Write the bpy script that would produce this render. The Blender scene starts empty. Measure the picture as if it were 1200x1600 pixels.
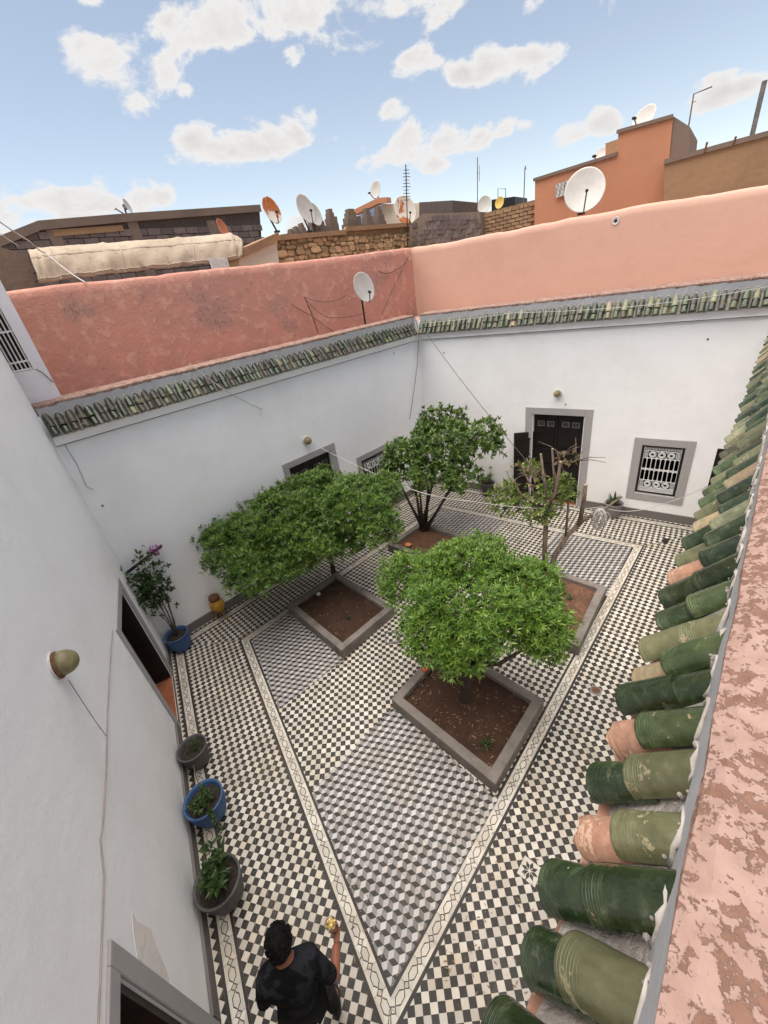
import bpy, bmesh, math, random
import numpy as np
from mathutils import Vector, Matrix

random.seed(7)
rng = np.random.default_rng(7)
R = math.radians
sc = bpy.context.scene
col = sc.collection

# ------------------------------------------------------------------ camera
CF, CPAN, CTILT, CROLL = 632.43, R(154.112), R(28.715), R(-9.512)
CAM = np.array([5.919, 0.182, 5.723])
_d = np.array([math.cos(CTILT)*math.cos(CPAN), math.cos(CTILT)*math.sin(CPAN), -math.sin(CTILT)])
_r = np.cross(_d, [0, 0, 1.0]); _r /= np.linalg.norm(_r)
_u = np.cross(_r, _d)
CR = math.cos(CROLL)*_r + math.sin(CROLL)*_u
CU = -math.sin(CROLL)*_r + math.cos(CROLL)*_u
cd = bpy.data.cameras.new('camera')
cam = bpy.data.objects.new('camera', cd)
col.objects.link(cam)
cam.matrix_world = Matrix(((CR[0], CU[0], -_d[0], CAM[0]), (CR[1], CU[1], -_d[1], CAM[1]), (CR[2], CU[2], -_d[2], CAM[2]), (0, 0, 0, 1)))
cd.sensor_fit = 'VERTICAL'; cd.sensor_height = 36; cd.sensor_width = 27
cd.lens = CF/1600*36
cd.clip_start = 0.05; cd.clip_end = 2000
sc.camera = cam

def ray(u, v): return _d + (u-600)/CF*CR - (v-800)/CF*CU
def onz(u, v, z=0.0):
    D = ray(u, v); return CAM + (z-CAM[2])/D[2]*D
def proj(P):
    w = np.asarray(P, float)-CAM; z = w @ _d
    return 600+CF*(w @ CR)/z, 800-CF*(w @ CU)/z, z

# ------------------------------------------------------------------ light and sky
SUN_DIR = Vector((-0.12, -0.24, 1.15)).normalized()
SUN_EL = math.asin(SUN_DIR.z); SUN_AZ = math.atan2(SUN_DIR.x, SUN_DIR.y)
sl = bpy.data.lights.new('sun', 'SUN'); sl.energy = 1.5; sl.angle = R(80); sl.color = (1.0, 0.92, 0.82)
so = bpy.data.objects.new('sun', sl); col.objects.link(so)
so.rotation_euler = SUN_DIR.to_track_quat('Z', 'Y').to_euler()
SKY_STRENGTH, CLOUD_STRENGTH = 0.040, 0.19

world = bpy.data.worlds.new('World'); sc.world = world; world.use_nodes = True
wn, wl = world.node_tree.nodes, world.node_tree.links
wn.clear()
def wnode(t, **k):
    n = wn.new(t)
    for a, b in k.items(): setattr(n, a, b)
    return n
def wmath(op, a, b=None, clamp=False):
    n = wnode('ShaderNodeMath', operation=op, use_clamp=clamp)
    for i, x in enumerate((a, b)):
        if x is None: continue
        if isinstance(x, (int, float)): n.inputs[i].default_value = x
        else: wl.new(x, n.inputs[i])
    return n.outputs[0]
sky = wnode('ShaderNodeTexSky', sky_type='NISHITA', sun_disc=False, sun_elevation=SUN_EL, sun_rotation=SUN_AZ, altitude=450, air_density=1.0, dust_density=0.05, ozone_density=1.0)
tc = wnode('ShaderNodeTexCoord')
# cumulus: direction-space noise, thickened where the photographed clouds stand
nz = wnode('ShaderNodeTexNoise', noise_dimensions='3D'); nz.inputs['Scale'].default_value = 7.5; nz.inputs['Detail'].default_value = 11; nz.inputs['Roughness'].default_value = 0.60; nz.inputs['Distortion'].default_value = 0.25
cmap = wnode('ShaderNodeMapping'); cmap.inputs['Scale'].default_value = (1, 1, 1.9); wl.new(tc.outputs['Generated'], cmap.inputs['Vector'])
wl.new(cmap.outputs['Vector'], nz.inputs['Vector'])
CLOUDS = [(130, 70, .07), (185, 95, .09), (240, 110, .08), (215, 160, .045), (290, 60, .09), (350, 40, .10), (430, 25, .11), (520, 20, .12), (600, 10, .11), (670, 0, .08), (455, 82, .04), (290, 140, .03),
          (320, 230, .075), (370, 222, .08), (420, 222, .07), (460, 205, .06), (490, 180, .06), (520, 215, .03), (585, 245, .06), (640, 230, .085), (700, 218, .075), (755, 208, .055), (680, 262, .05), (780, 205, .04),
          (650, 95, .055), (720, 118, .05), (770, 98, .075), (830, 88, .06), (865, 80, .04), (610, 172, .04), (820, 12, .035), (890, 212, .045), (940, 192, .04),
          (20, 335, .09), (80, 322, .09), (150, 310, .09), (215, 298, .075), (250, 300, .05), (1120, 140, .05), (1175, 130, .05), (462, 345, .06), (140, 0, .03), (825, 198, .03)]
acc = None
for u, v, s in CLOUDS:
    D = ray(u, v); D = D/np.linalg.norm(D)
    ds = wnode('ShaderNodeVectorMath', operation='DISTANCE'); wl.new(cmap.outputs['Vector'], ds.inputs[0]); ds.inputs[1].default_value = (D[0], D[1], D[2]*1.9)
    mr = wnode('ShaderNodeMapRange', interpolation_type='SMOOTHSTEP'); wl.new(ds.outputs['Value'], mr.inputs['Value'])
    mr.inputs['From Min'].default_value = s*0.0; mr.inputs['From Max'].default_value = s*1.5; mr.inputs['To Min'].default_value = 1; mr.inputs['To Max'].default_value = 0
    acc = mr.outputs['Result'] if acc is None else wmath('MAXIMUM', acc, mr.outputs['Result'])
dens = wmath('ADD', wmath('MULTIPLY', nz.outputs['Fac'], 1.25), wmath('MULTIPLY', acc, 0.325))
mask = wnode('ShaderNodeMapRange', interpolation_type='SMOOTHSTEP'); wl.new(dens, mask.inputs['Value'])
mask.inputs['From Min'].default_value = 0.80; mask.inputs['From Max'].default_value = 0.93
thick = wnode('ShaderNodeMapRange'); wl.new(dens, thick.inputs['Value'])
thick.inputs['From Min'].default_value = 0.90; thick.inputs['From Max'].default_value = 1.12
nz2 = wnode('ShaderNodeTexNoise'); nz2.inputs['Scale'].default_value = 11; nz2.inputs['Detail'].default_value = 5
mp = wnode('ShaderNodeMapping'); mp.inputs['Location'].default_value = (3.1, 1.7, 0.06); wl.new(tc.outputs['Generated'], mp.inputs['Vector']); wl.new(mp.outputs['Vector'], nz2.inputs['Vector'])
ccol = wnode('ShaderNodeMix', data_type='RGBA'); wl.new(wmath('MULTIPLY', thick.outputs['Result'], nz2.outputs['Fac']), ccol.inputs['Factor'])
ccol.inputs['A'].default_value = (0.97, 0.96, 0.95, 1); ccol.inputs['B'].default_value = (0.60, 0.55, 0.53, 1)
bg1 = wnode('ShaderNodeBackground'); bg1.inputs['Strength'].default_value = SKY_STRENGTH; hs = wnode('ShaderNodeHueSaturation'); hs.inputs['Saturation'].default_value = 0.86; wl.new(sky.outputs['Color'], hs.inputs['Color'])
tint = wnode('ShaderNodeMix', data_type='RGBA', blend_type='MULTIPLY'); tint.inputs['Factor'].default_value = 1; wl.new(hs.outputs['Color'], tint.inputs['A']); tint.inputs['B'].default_value = (1.14, 1.0, 0.86, 1)
wl.new(tint.outputs['Result'], bg1.inputs['Color'])
bg2 = wnode('ShaderNodeBackground'); bg2.inputs['Strength'].default_value = CLOUD_STRENGTH; wl.new(ccol.outputs['Result'], bg2.inputs['Color'])
mx = wnode('ShaderNodeMixShader'); wl.new(mask.outputs['Result'], mx.inputs['Fac']); wl.new(bg1.outputs['Background'], mx.inputs[1]); wl.new(bg2.outputs['Background'], mx.inputs[2])
wo = wnode('ShaderNodeOutputWorld'); wl.new(mx.outputs['Shader'], wo.inputs['Surface'])

sc.view_settings.view_transform = 'Standard'; sc.view_settings.look = 'None'
sc.view_settings.exposure = 2.27; sc.view_settings.gamma = 1.0; sc.view_settings.use_curve_mapping = False
sc.render.engine = 'CYCLES'
try:
    sc.cycles.use_denoising = True
    sc.cycles.denoiser = 'OPENIMAGEDENOISE'
    sc.cycles.max_bounces = 7; sc.cycles.diffuse_bounces = 4
    sc.cycles.sample_clamp_indirect = 6
except Exception: pass

# ------------------------------------------------------------------ materials
class Mat:
    def __init__(s, name):
        s.m = bpy.data.materials.new(name); s.m.use_nodes = True
        s.n = s.m.node_tree.nodes; s.l = s.m.node_tree.links
        s.b = s.n['Principled BSDF']
        s.b.inputs['Specular IOR Level'].default_value = 0.3
        s.h = None
    def node(s, t, **k):
        x = s.n.new(t)
        for a, b in k.items(): setattr(x, a, b)
        return x
    def set(s, x, i):
        if isinstance(x, (int, float)): i.default_value = x
        elif isinstance(x, tuple): i.default_value = x if len(x) == len(i.default_value) else (*x, 1)
        else: s.l.new(x, i)
    def co(s, obj=False):
        if obj: return s.node('ShaderNodeTexCoord').outputs['Object']
        return s.node('ShaderNodeNewGeometry').outputs['Position']
    def map(s, v, scale=(1, 1, 1), loc=None):
        m = s.node('ShaderNodeMapping'); m.inputs['Scale'].default_value = scale; s.l.new(v, m.inputs['Vector'])
        if loc is not None: s.set(loc, m.inputs['Location'])
        return m.outputs['Vector']
    def noise(s, scale, detail=4, rough=.55, v=None, dist=0):
        t = s.node('ShaderNodeTexNoise'); t.inputs['Scale'].default_value = scale; t.inputs['Detail'].default_value = detail
        t.inputs['Roughness'].default_value = rough; t.inputs['Distortion'].default_value = dist
        s.l.new(v if v is not None else s.co(), t.inputs['Vector']); return t.outputs['Fac']
    def ramp(s, f, a, b, lo=0., hi=1.):
        m = s.node('ShaderNodeMapRange', interpolation_type='SMOOTHSTEP'); s.set(f, m.inputs['Value'])
        m.inputs['From Min'].default_value = a; m.inputs['From Max'].default_value = b; m.inputs['To Min'].default_value = lo; m.inputs['To Max'].default_value = hi
        return m.outputs['Result']
    def mix(s, f, a, b, mode='MIX'):
        m = s.node('ShaderNodeMix', data_type='RGBA', blend_type=mode)
        s.set(f, m.inputs['Factor']); s.set(a, m.inputs['A']); s.set(b, m.inputs['B']); return m.outputs['Result']
    def math(s, op, a, b=0.):
        m = s.node('ShaderNodeMath', operation=op); s.set(a, m.inputs[0]); s.set(b, m.inputs[1]); return m.outputs[0]
    def rnd(s):
        o = s.node('ShaderNodeObjectInfo').outputs['Random']; g = s.node('ShaderNodeNewGeometry').outputs['Random Per Island']
        return s.math('FRACT', s.math('ADD', o, g))
    def hsv(s, c, h=.5, sat=1., v=1.):
        m = s.node('ShaderNodeHueSaturation'); s.set(c, m.inputs['Color']); s.set(h, m.inputs['Hue']); s.set(sat, m.inputs['Saturation']); s.set(v, m.inputs['Value']); return m.outputs['Color']
    def col(s, c): s.set(c, s.b.inputs['Base Color']); return s
    def rough(s, x): s.set(x, s.b.inputs['Roughness']); return s
    def bump(s, f, strength=.3, dist=.01):
        b = s.node('ShaderNodeBump'); b.inputs['Strength'].default_value = strength; b.inputs['Distance'].default_value = dist
        s.set(f, b.inputs['Height'])
        if s.h is not None: s.l.new(s.h, b.inputs['Normal'])
        s.h = b.outputs['Normal']; s.l.new(s.h, s.b.inputs['Normal']); return s

def plain(name, c, rough=.6, var=.12, scale=6, metallic=0, bump=0):
    m = Mat(name); n = m.noise(scale, 4)
    m.col(m.hsv(c, .5, 1, m.ramp(n, .25, .75, 1-var, 1+var))).rough(rough)
    m.b.inputs['Metallic'].default_value = metallic
    if bump: m.bump(m.noise(scale*8, 3), bump, .004)
    return m.m

def plaster(name, c, stain, amt=.25, peel=None, peel_at=.66, bump=.35, big=1.0):
    m = Mat(name)
    a = m.noise(.7*big, 5, .6); b = m.noise(3.2*big, 5, .6); c3 = m.noise(60, 3, .6)
    v = m.co()
    streak = m.noise(1.0, 4, .6, m.map(v, (5, 5, .35)))
    base = m.mix(m.ramp(a, .42, .72, 0, amt), c, stain)
    base = m.mix(m.ramp(b, .55, .8, 0, amt*.7), base, stain)
    base = m.mix(m.ramp(streak, .58, .8, 0, amt*.6), base, stain)
    if peel:
        p = m.noise(4.5, 9, .72)
        base = m.mix(m.ramp(p, peel_at, peel_at+.02, 0, 1), base, peel)
        m.bump(m.ramp(p, peel_at, peel_at+.03, 1, 0), .5, .004)
    m.col(base).rough(.88)
    m.bump(m.math('ADD', m.math('ADD', m.math('MULTIPLY', b, 1.0), m.math('MULTIPLY', a, 1.6)), m.math('MULTIPLY', c3, .12)), bump, .03)
    return m.m

M = {}
M['white'] = plaster('white_plaster', (.83, .82, .81), (.70, .675, .64), .42, (.62, .53, .47), .775)
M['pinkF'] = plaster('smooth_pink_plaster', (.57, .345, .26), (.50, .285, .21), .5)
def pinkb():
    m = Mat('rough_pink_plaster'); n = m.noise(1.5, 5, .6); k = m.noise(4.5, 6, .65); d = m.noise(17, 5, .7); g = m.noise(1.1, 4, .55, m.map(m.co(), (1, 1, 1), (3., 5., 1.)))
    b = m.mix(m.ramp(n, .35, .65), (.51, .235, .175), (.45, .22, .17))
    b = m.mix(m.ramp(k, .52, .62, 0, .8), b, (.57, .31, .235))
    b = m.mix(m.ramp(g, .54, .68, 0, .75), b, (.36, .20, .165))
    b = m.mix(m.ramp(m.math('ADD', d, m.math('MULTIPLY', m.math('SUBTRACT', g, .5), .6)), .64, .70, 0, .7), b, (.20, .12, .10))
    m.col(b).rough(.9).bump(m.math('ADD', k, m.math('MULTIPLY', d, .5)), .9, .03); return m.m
M['coping'] = None
def coping_mat():
    m = Mat('peeling_pink_paint')
    p = m.noise(46, 9, .68, None, .2); q = m.noise(8., 6, .65); v = m.co()
    f = m.math('ADD', p, m.math('MULTIPLY', m.math('SUBTRACT', q, .5), .5))
    a = m.mix(m.ramp(m.noise(25, 4), .3, .7), (.335, .222, .185), (.28, .178, .145))
    e = m.mix(m.ramp(m.noise(40, 4), .3, .7), (.205, .110, .078), (.15, .082, .058))
    f = m.math('ADD', f, m.math('MULTIPLY', m.math('SUBTRACT', m.noise(150, 4, .6), .5), .22))
    pe = m.ramp(f, .500, .545)
    m.col(m.mix(pe, a, e)).rough(.9)
    m.bump(m.math('SUBTRACT', m.math('MULTIPLY', m.noise(90, 3), .25), pe), .6, .004)
    return m.m
M['coping'] = coping_mat()
M['pinkB'] = pinkb()
M['grey'] = plaster('grey_plaster', (.35, .345, .35), (.26, .255, .26), .5, None, .7, .5)
M['frame'] = plaster('grey_frame_paint', (.34, .32, .31), (.25, .24, .23), .4, None, .7, .3)
M['fascia'] = plaster('fascia_plaster', (.82, .80, .78), (.66, .62, .57), .4)
M['skirting'] = plaster('skirting_and_shade_paint', (.155, .14, .13), (.10, .09, .085), .5)
M['lavender'] = plaster('pale_lavender_plaster', (.68, .66, .69), (.58, .55, .57), .3)
M['orange'] = plaster('orange_plaster', (.49, .225, .130), (.42, .19, .11), .5)
M['ochre'] = plaster('ochre_mud_plaster', (.33, .20, .11), (.22, .135, .08), .7, None, .7, .7)
M['mud'] = plaster('grey_mud_plaster', (.20, .15, .11), (.11, .085, .07), .8, None, .7, .9)
M['darkside'] = plaster('dark_and_shaded_render', (.20, .145, .115), (.12, .10, .085), .6)
M['terrace'] = plaster('terrace_screed', (.42, .27, .22), (.3, .2, .17), .6)
M['cream'] = plaster('cream_render', (.62, .54, .42), (.5, .42, .33), .4)
M['bluewall'] = plaster('pale_blue_render', (.24, .33, .50), (.20, .27, .40), .4)
M['block'] = None
def block_mat(name, c, v=.25):
    m = Mat(name); n = m.noise(9, 5)
    m.col(m.hsv(m.mix(m.ramp(n, .3, .7, 0, .6), c, tuple(x*.72 for x in c)), .5, 1, m.ramp(m.rnd(), 0, 1, 1-v, 1+v))).rough(.92)
    m.bump(m.noise(35, 4), .5, .01); return m.m
M['block'] = block_mat('concrete_block', (.165, .128, .118), .22)
M['mortar'] = plain('dark_mortar', (.085, .066, .06), .95, .2, 12)
M['stone'] = block_mat('field_stone', (.46, .31, .17), .3)
M['stonebed'] = plain('mud_mortar', (.25, .165, .09), .95, .25, 9, 0, .4)
M['brick'] = block_mat('clay_brick', (.34, .22, .13), .2)

def tile_mat(name, c, wear):
    m = Mat(name); n = m.noise(2.2, 5); f = m.noise(55, 4)
    r = m.ramp(m.rnd(), 0, 1, .80, 1.08)
    b = m.mix(m.ramp(n, .42, .72, 0, .65), c, wear); b = m.mix(m.ramp(m.noise(.8, 5, .65), .48, .72, 0, .7), b, wear); b = m.mix(m.ramp(m.rnd(), .955, .975, 0, .8), b, wear)
    b = m.mix(m.ramp(f, .62, .75, 0, .35), b, wear)
    m.col(m.hsv(b, .5, 1, r)).rough(m.ramp(n, .3, .7, .42, .62)); m.b.inputs['Specular IOR Level'].default_value = .25
    return m.m
M['tb'] = tile_mat('black_cement_tile', (.028, .025, .022), (.062, .054, .046))
M['tw'] = tile_mat('cream_cement_tile', (.56, .52, .455), (.48, .41, .32))
M['tg'] = tile_mat('grey_cement_tile', (.215, .20, .20), (.20, .175, .165))
M['tl'] = tile_mat('pale_cement_tile', (.47, .45, .435), (.46, .41, .36))
M['grout'] = plain('grout', (.10, .08, .06), .95, .3, 5)
M['concrete'] = None
def concrete():
    m = Mat('planter_concrete'); n = m.noise(3, 6, .65); k = m.noise(14, 4)
    b = m.mix(m.ramp(n, .35, .7), (.20, .175, .155), (.125, .105, .092))
    b = m.mix(m.ramp(k, .62, .72, 0, .6), b, (.085, .07, .06))
    m.col(b).rough(.9).bump(m.noise(40, 5), .5, .008); return m.m
M['concrete'] = concrete()
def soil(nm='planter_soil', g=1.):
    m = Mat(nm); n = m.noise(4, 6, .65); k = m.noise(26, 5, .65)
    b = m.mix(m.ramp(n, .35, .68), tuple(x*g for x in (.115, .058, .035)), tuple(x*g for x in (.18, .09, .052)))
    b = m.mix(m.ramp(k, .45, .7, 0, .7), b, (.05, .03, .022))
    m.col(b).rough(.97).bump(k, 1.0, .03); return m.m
M['soil'] = soil(); M['soilshade'] = soil('shaded_planter_soil', .42)  # second soil is darker: the citrus crowns' shade put into the colour
M['litter'] = block_mat('dry_leaf', (.22, .14, .08), .5)

def glaze(name, c1, c2, worn, wamt, rough=.17):
    m = Mat(name); o = m.co(True); rn = m.node('ShaderNodeObjectInfo').outputs['Random']
    off = m.node('ShaderNodeCombineXYZ'); m.l.new(m.math('MULTIPLY', rn, 37.), off.inputs[0]); m.l.new(m.math('MULTIPLY', rn, 91.), off.inputs[2])
    v = m.map(o, (1, 1, 1), off.outputs[0])
    n = m.noise(9, 5, .6, v); st = m.noise(6, 4, .6, m.map(v, (5, .8, 5))); k = m.noise(70, 3, .6, v)
    b = m.mix(m.ramp(n, .3, .7), c1, c2)
    b = m.mix(m.ramp(st, .5, .75, 0, .55), b, tuple(x*.55 for x in c1))
    sx = m.node('ShaderNodeSeparateXYZ'); m.l.new(o, sx.inputs[0]); yy = sx.outputs[1]
    ring = m.math('MULTIPLY', m.ramp(m.math('SINE', m.math('MULTIPLY', yy, 900.)), .35, .9), m.math('MULTIPLY', m.ramp(yy, .068, .040), m.ramp(n, .38, .62)))
    b = m.mix(m.math('MULTIPLY', ring, .45), b, tuple(min(.5, x*2.6+.03) for x in c2))
    mo = m.noise(28, 5, .65, v); b = m.mix(m.ramp(mo, .5, .72, 0, .55), b, tuple(x*1.7+.02 for x in c2)); b = m.mix(m.ramp(mo, .5, .3, 0, .5), b, tuple(x*.5 for x in c1))
    du = m.noise(14, 6, .7, v); b = m.mix(m.ramp(du, .58, .72, 0, .35), b, (.20, .18, .13))
    w = m.ramp(m.math('ADD', n, m.math('MULTIPLY', m.math('SUBTRACT', k, .5), .5)), .72-wamt, .75-wamt)
    b = m.mix(w, b, worn)
    b = m.mix(m.ramp(k, .74, .78, 0, .8), b, (.45, .40, .33))
    m.col(m.hsv(b, .5, .92, m.ramp(rn, 0, 1, .8, 1.25))).rough(m.ramp(w, 0, 1, rough, .8))
    m.b.inputs['Specular IOR Level'].default_value = .5
    m.bump(m.math('ADD', m.math('ADD', m.math('MULTIPLY', st, .6), m.math('MULTIPLY', ring, .25)), m.math('MULTIPLY', k, .3)), .5, .006); return m.m
G = {}
G['d'] = glaze('dark_green_glaze', (.014, .026, .010), (.030, .046, .016), (.30, .16, .09), .03)
G['m'] = glaze('green_glaze', (.032, .052, .019), (.062, .082, .030), (.28, .20, .11), .06)
G['o'] = glaze('olive_glaze', (.13, .125, .058), (.085, .09, .04), (.24, .20, .11), .08, .32)
G['l'] = glaze('pale_green_glaze', (.15, .165, .085), (.21, .205, .11), (.30, .24, .14), .10, .36)
G['t'] = glaze('tan_glaze', (.30, .205, .115), (.25, .20, .105), (.20, .20, .11), .06, .45)
G['b'] = glaze('brown_green_glaze', (.026, .023, .012), (.055, .047, .024), (.25, .19, .12), .07, .4)
G['r'] = glaze('bare_terracotta', (.34, .165, .095), (.26, .13, .08), (.42, .25, .16), .12, .85)
M['mortarbed'] = None
def mortarbed():
    m = Mat('lime_mortar'); n = m.noise(7, 7, .7); k = m.noise(45, 5, .7)
    m.col(m.mix(m.ramp(n, .35, .65), (.40, .37, .34), (.22, .19, .17))).rough(.95).bump(m.math('ADD', n, m.math('MULTIPLY', k, .4)), 1., .03); return m.m
M['mortarbed'] = mortarbed(); M['limewash'] = plain('lime_fillet', (.42, .385, .345), .9, .25, 20)

def leaf_mat(name, c1, c2, c3, rough=.42):
    m = Mat(name); r = m.node('ShaderNodeNewGeometry').outputs['Random Per Island']; n = m.noise(2.4, 3)
    f = m.math('ADD', m.math('MULTIPLY', r, .65), m.math('MULTIPLY', n, .5))
    b = m.mix(m.ramp(f, .2, .6), c1, c2); b = m.mix(m.ramp(f, .66, .9), b, c3)
    m.col(b).rough(rough); m.b.inputs['Specular IOR Level'].default_value = .45
    tr = m.node('ShaderNodeBsdfTranslucent'); m.set(m.hsv(b, .49, 1.1, 1.5), tr.inputs['Color'])
    mixs = m.node('ShaderNodeMixShader'); mixs.inputs[0].default_value = .28
    m.l.new(m.b.outputs[0], mixs.inputs[1]); m.l.new(tr.outputs[0], mixs.inputs[2])
    m.l.new(mixs.outputs[0], m.n['Material Output'].inputs['Surface']); return m.m
M['leaf1'] = leaf_mat('fresh_citrus_leaf', (.048, .105, .012), (.100, .195, .024), (.23, .33, .06))
M['leaf2'] = leaf_mat('citrus_leaf', (.038, .084, .012), (.078, .152, .020), (.17, .25, .045))
M['leaf3'] = leaf_mat('dark_orange_tree_leaf', (.032, .066, .013), (.068, .125, .02), (.16, .22, .05), .33)
M['leaf4'] = leaf_mat('yellowing_leaf', (.07, .11, .025), (.13, .19, .04), (.26, .27, .09))
M['leafpot'] = leaf_mat('pot_plant_leaf', (.025, .05, .016), (.045, .085, .022), (.08, .125, .04))
M['deadleaf'] = leaf_mat('withered_leaf', (.12, .09, .05), (.2, .15, .08), (.3, .24, .13), .7)
M['petal'] = leaf_mat('magenta_petal', (.22, .05, .17), (.34, .09, .28), (.45, .18, .4), .6)
def bark():
    m = Mat('bark'); v = m.co(); n = m.noise(5, 5, .6, m.map(v, (4, 4, 1)))
    m.col(m.mix(m.ramp(n, .3, .7), (.075, .055, .042), (.17, .125, .095))).rough(.92).bump(n, .8, .02); return m.m
M['bark'] = bark()
M['cut'] = plain('cut_wood', (.36, .26, .17), .8, .2, 20)
M['darkbark'] = plain('dark_bark', (.05, .037, .03), .9, .3, 12, 0, .6)
M['door'] = plain('dark_brown_door_paint', (.011, .008, .007), .45, .3, 5, 0, .2)
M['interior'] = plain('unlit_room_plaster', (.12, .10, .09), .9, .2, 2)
M['redfloor'] = plain('red_tile_floor', (.30, .105, .055), .5, .15, 8)
M['iron'] = plain('white_iron_paint', (.62, .61, .60), .45, .1, 12)
M['black'] = plain('black_metal', (.02, .018, .017), .5, .3, 10)
M['steel'] = plain('grey_steel', (.16, .15, .145), .5, .3, 10, .3)
M['rust'] = plain('rusty_steel', (.14, .065, .035), .8, .4, 14)
M['dishwhite'] = plain('dish_paint', (.50, .475, .44), .5, .1, 3)
def rustdish(name, at):
    m = Mat(name); v = m.co(); n = m.noise(2.0, 5, .6, m.map(v, (1.3, 1.3, .9)), .6)
    m.col(m.mix(m.ramp(n, at, at+.06), (.66, .60, .52), m.mix(m.ramp(m.noise(9, 4), .3, .7), (.50, .17, .05), (.36, .12, .04)))).rough(.7); return m.m
M['dishrust'] = rustdish('rusted_dish_paint', .50)
M['dishyellow'] = plain('yellow_dish_paint', (.52, .36, .08), .5, .15, 4)
M['dishorange'] = plain('orange_dish_paint', (.45, .15, .07), .6, .2, 4)
M['tarp'] = None
def tarpm():
    m = Mat('canvas_tarp'); n = m.noise(1.4, 5, .6); k = m.noise(6, 5, .65)
    b = m.mix(m.ramp(n, .35, .7), (.44, .355, .265), (.34, .265, .19))
    b = m.mix(m.ramp(k, .55, .72, 0, .7), b, (.16, .12, .08)); b = m.mix(m.ramp(m.noise(2.2, 6, .7, m.map(m.co(), (3, 3, .8))), .55, .75, 0, .6), b, (.20, .15, .10))
    m.col(b).rough(.85).bump(m.noise(5, 4), .5, .03); return m.m
M['tarp'] = tarpm()
M['tarpdirty'] = plain('dirty_canvas', (.20, .14, .085), .9, .4, 5)
M['cable'] = plain('brown_cable', (.34, .27, .235), .7, .15, 8)
M['wirew'] = plain('white_cable', (.42, .40, .385), .5, .1, 8)
M['wireb'] = plain('black_cable', (.05, .045, .042), .6, .2, 8)
M['potgrey'] = plain('grey_pot', (.080, .075, .074), .6, .2, 7)
M['potlight'] = plain('light_grey_pot', (.20, .185, .18), .7, .2, 7)
M['potblue'] = plain('blue_pot_paint', (.045, .10, .215), .55, .18, 6)
M['potyellow'] = plain('yellow_pot_glaze', (.42, .22, .03), .35, .2, 9)
M['potsoil'] = plain('pot_soil', (.032, .024, .018), .95, .4, 30, 0, .8)
M['lampglass'] = plain('dusty_amber_glass', (.20, .165, .085), .35, .25, 18)
M['lampbase'] = plain('lamp_base', (.55, .52, .48), .5, .15, 18)
M['skin'] = plain('skin', (.21, .080, .045), .5, .08, 12)
M['hair'] = plain('black_hair', (.0025, .0022, .0022), .6, .3, 60, 0, .8)
M['shirt'] = None
def shirt():
    m = Mat('charcoal_shirt'); n = m.noise(7, 4, .5, None, 1.2)
    m.col(m.mix(m.ramp(n, .48, .56), (.006, .006, .007), (.017, .017, .021))).rough(.85).bump(m.noise(10, 4), .6, .02); return m.m
M['shirt'] = shirt()
M['shirt'].node_tree.nodes['Principled BSDF'].inputs['Specular IOR Level'].default_value = .08
M['hair'].node_tree.nodes['Principled BSDF'].inputs['Specular IOR Level'].default_value = .15
M['trousers'] = plain('black_trousers', (.004, .004, .004), .9, .3, 10)
M['shoe'] = plain('dark_shoe', (.02, .018, .017), .6, .2, 20)
def glassm():
    m = Mat('clear_plastic_cup'); m.col((.9, .9, .88)).rough(.08); m.b.inputs['Transmission Weight'].default_value = .92; m.b.inputs['IOR'].default_value = 1.25; return m.m
M['cup'] = glassm()
M['corn'] = block_mat('yellow_snack', (.62, .45, .17), .3)
M['earth'] = plaster('dry_earth', (.30, .20, .13), (.22, .15, .10), .5)
M['flower'] = plain('red_petals', (.5, .05, .03), .6, .2, 20)
M['flowero'] = plain('orange_petals', (.62, .22, .08), .6, .2, 20)
M['rope'] = plain('pale_rope', (.42, .40, .38), .8, .15, 15)
M['bluecloth'] = plain('clothes', (.5, .48, .46), .9, .2, 6)

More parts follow.
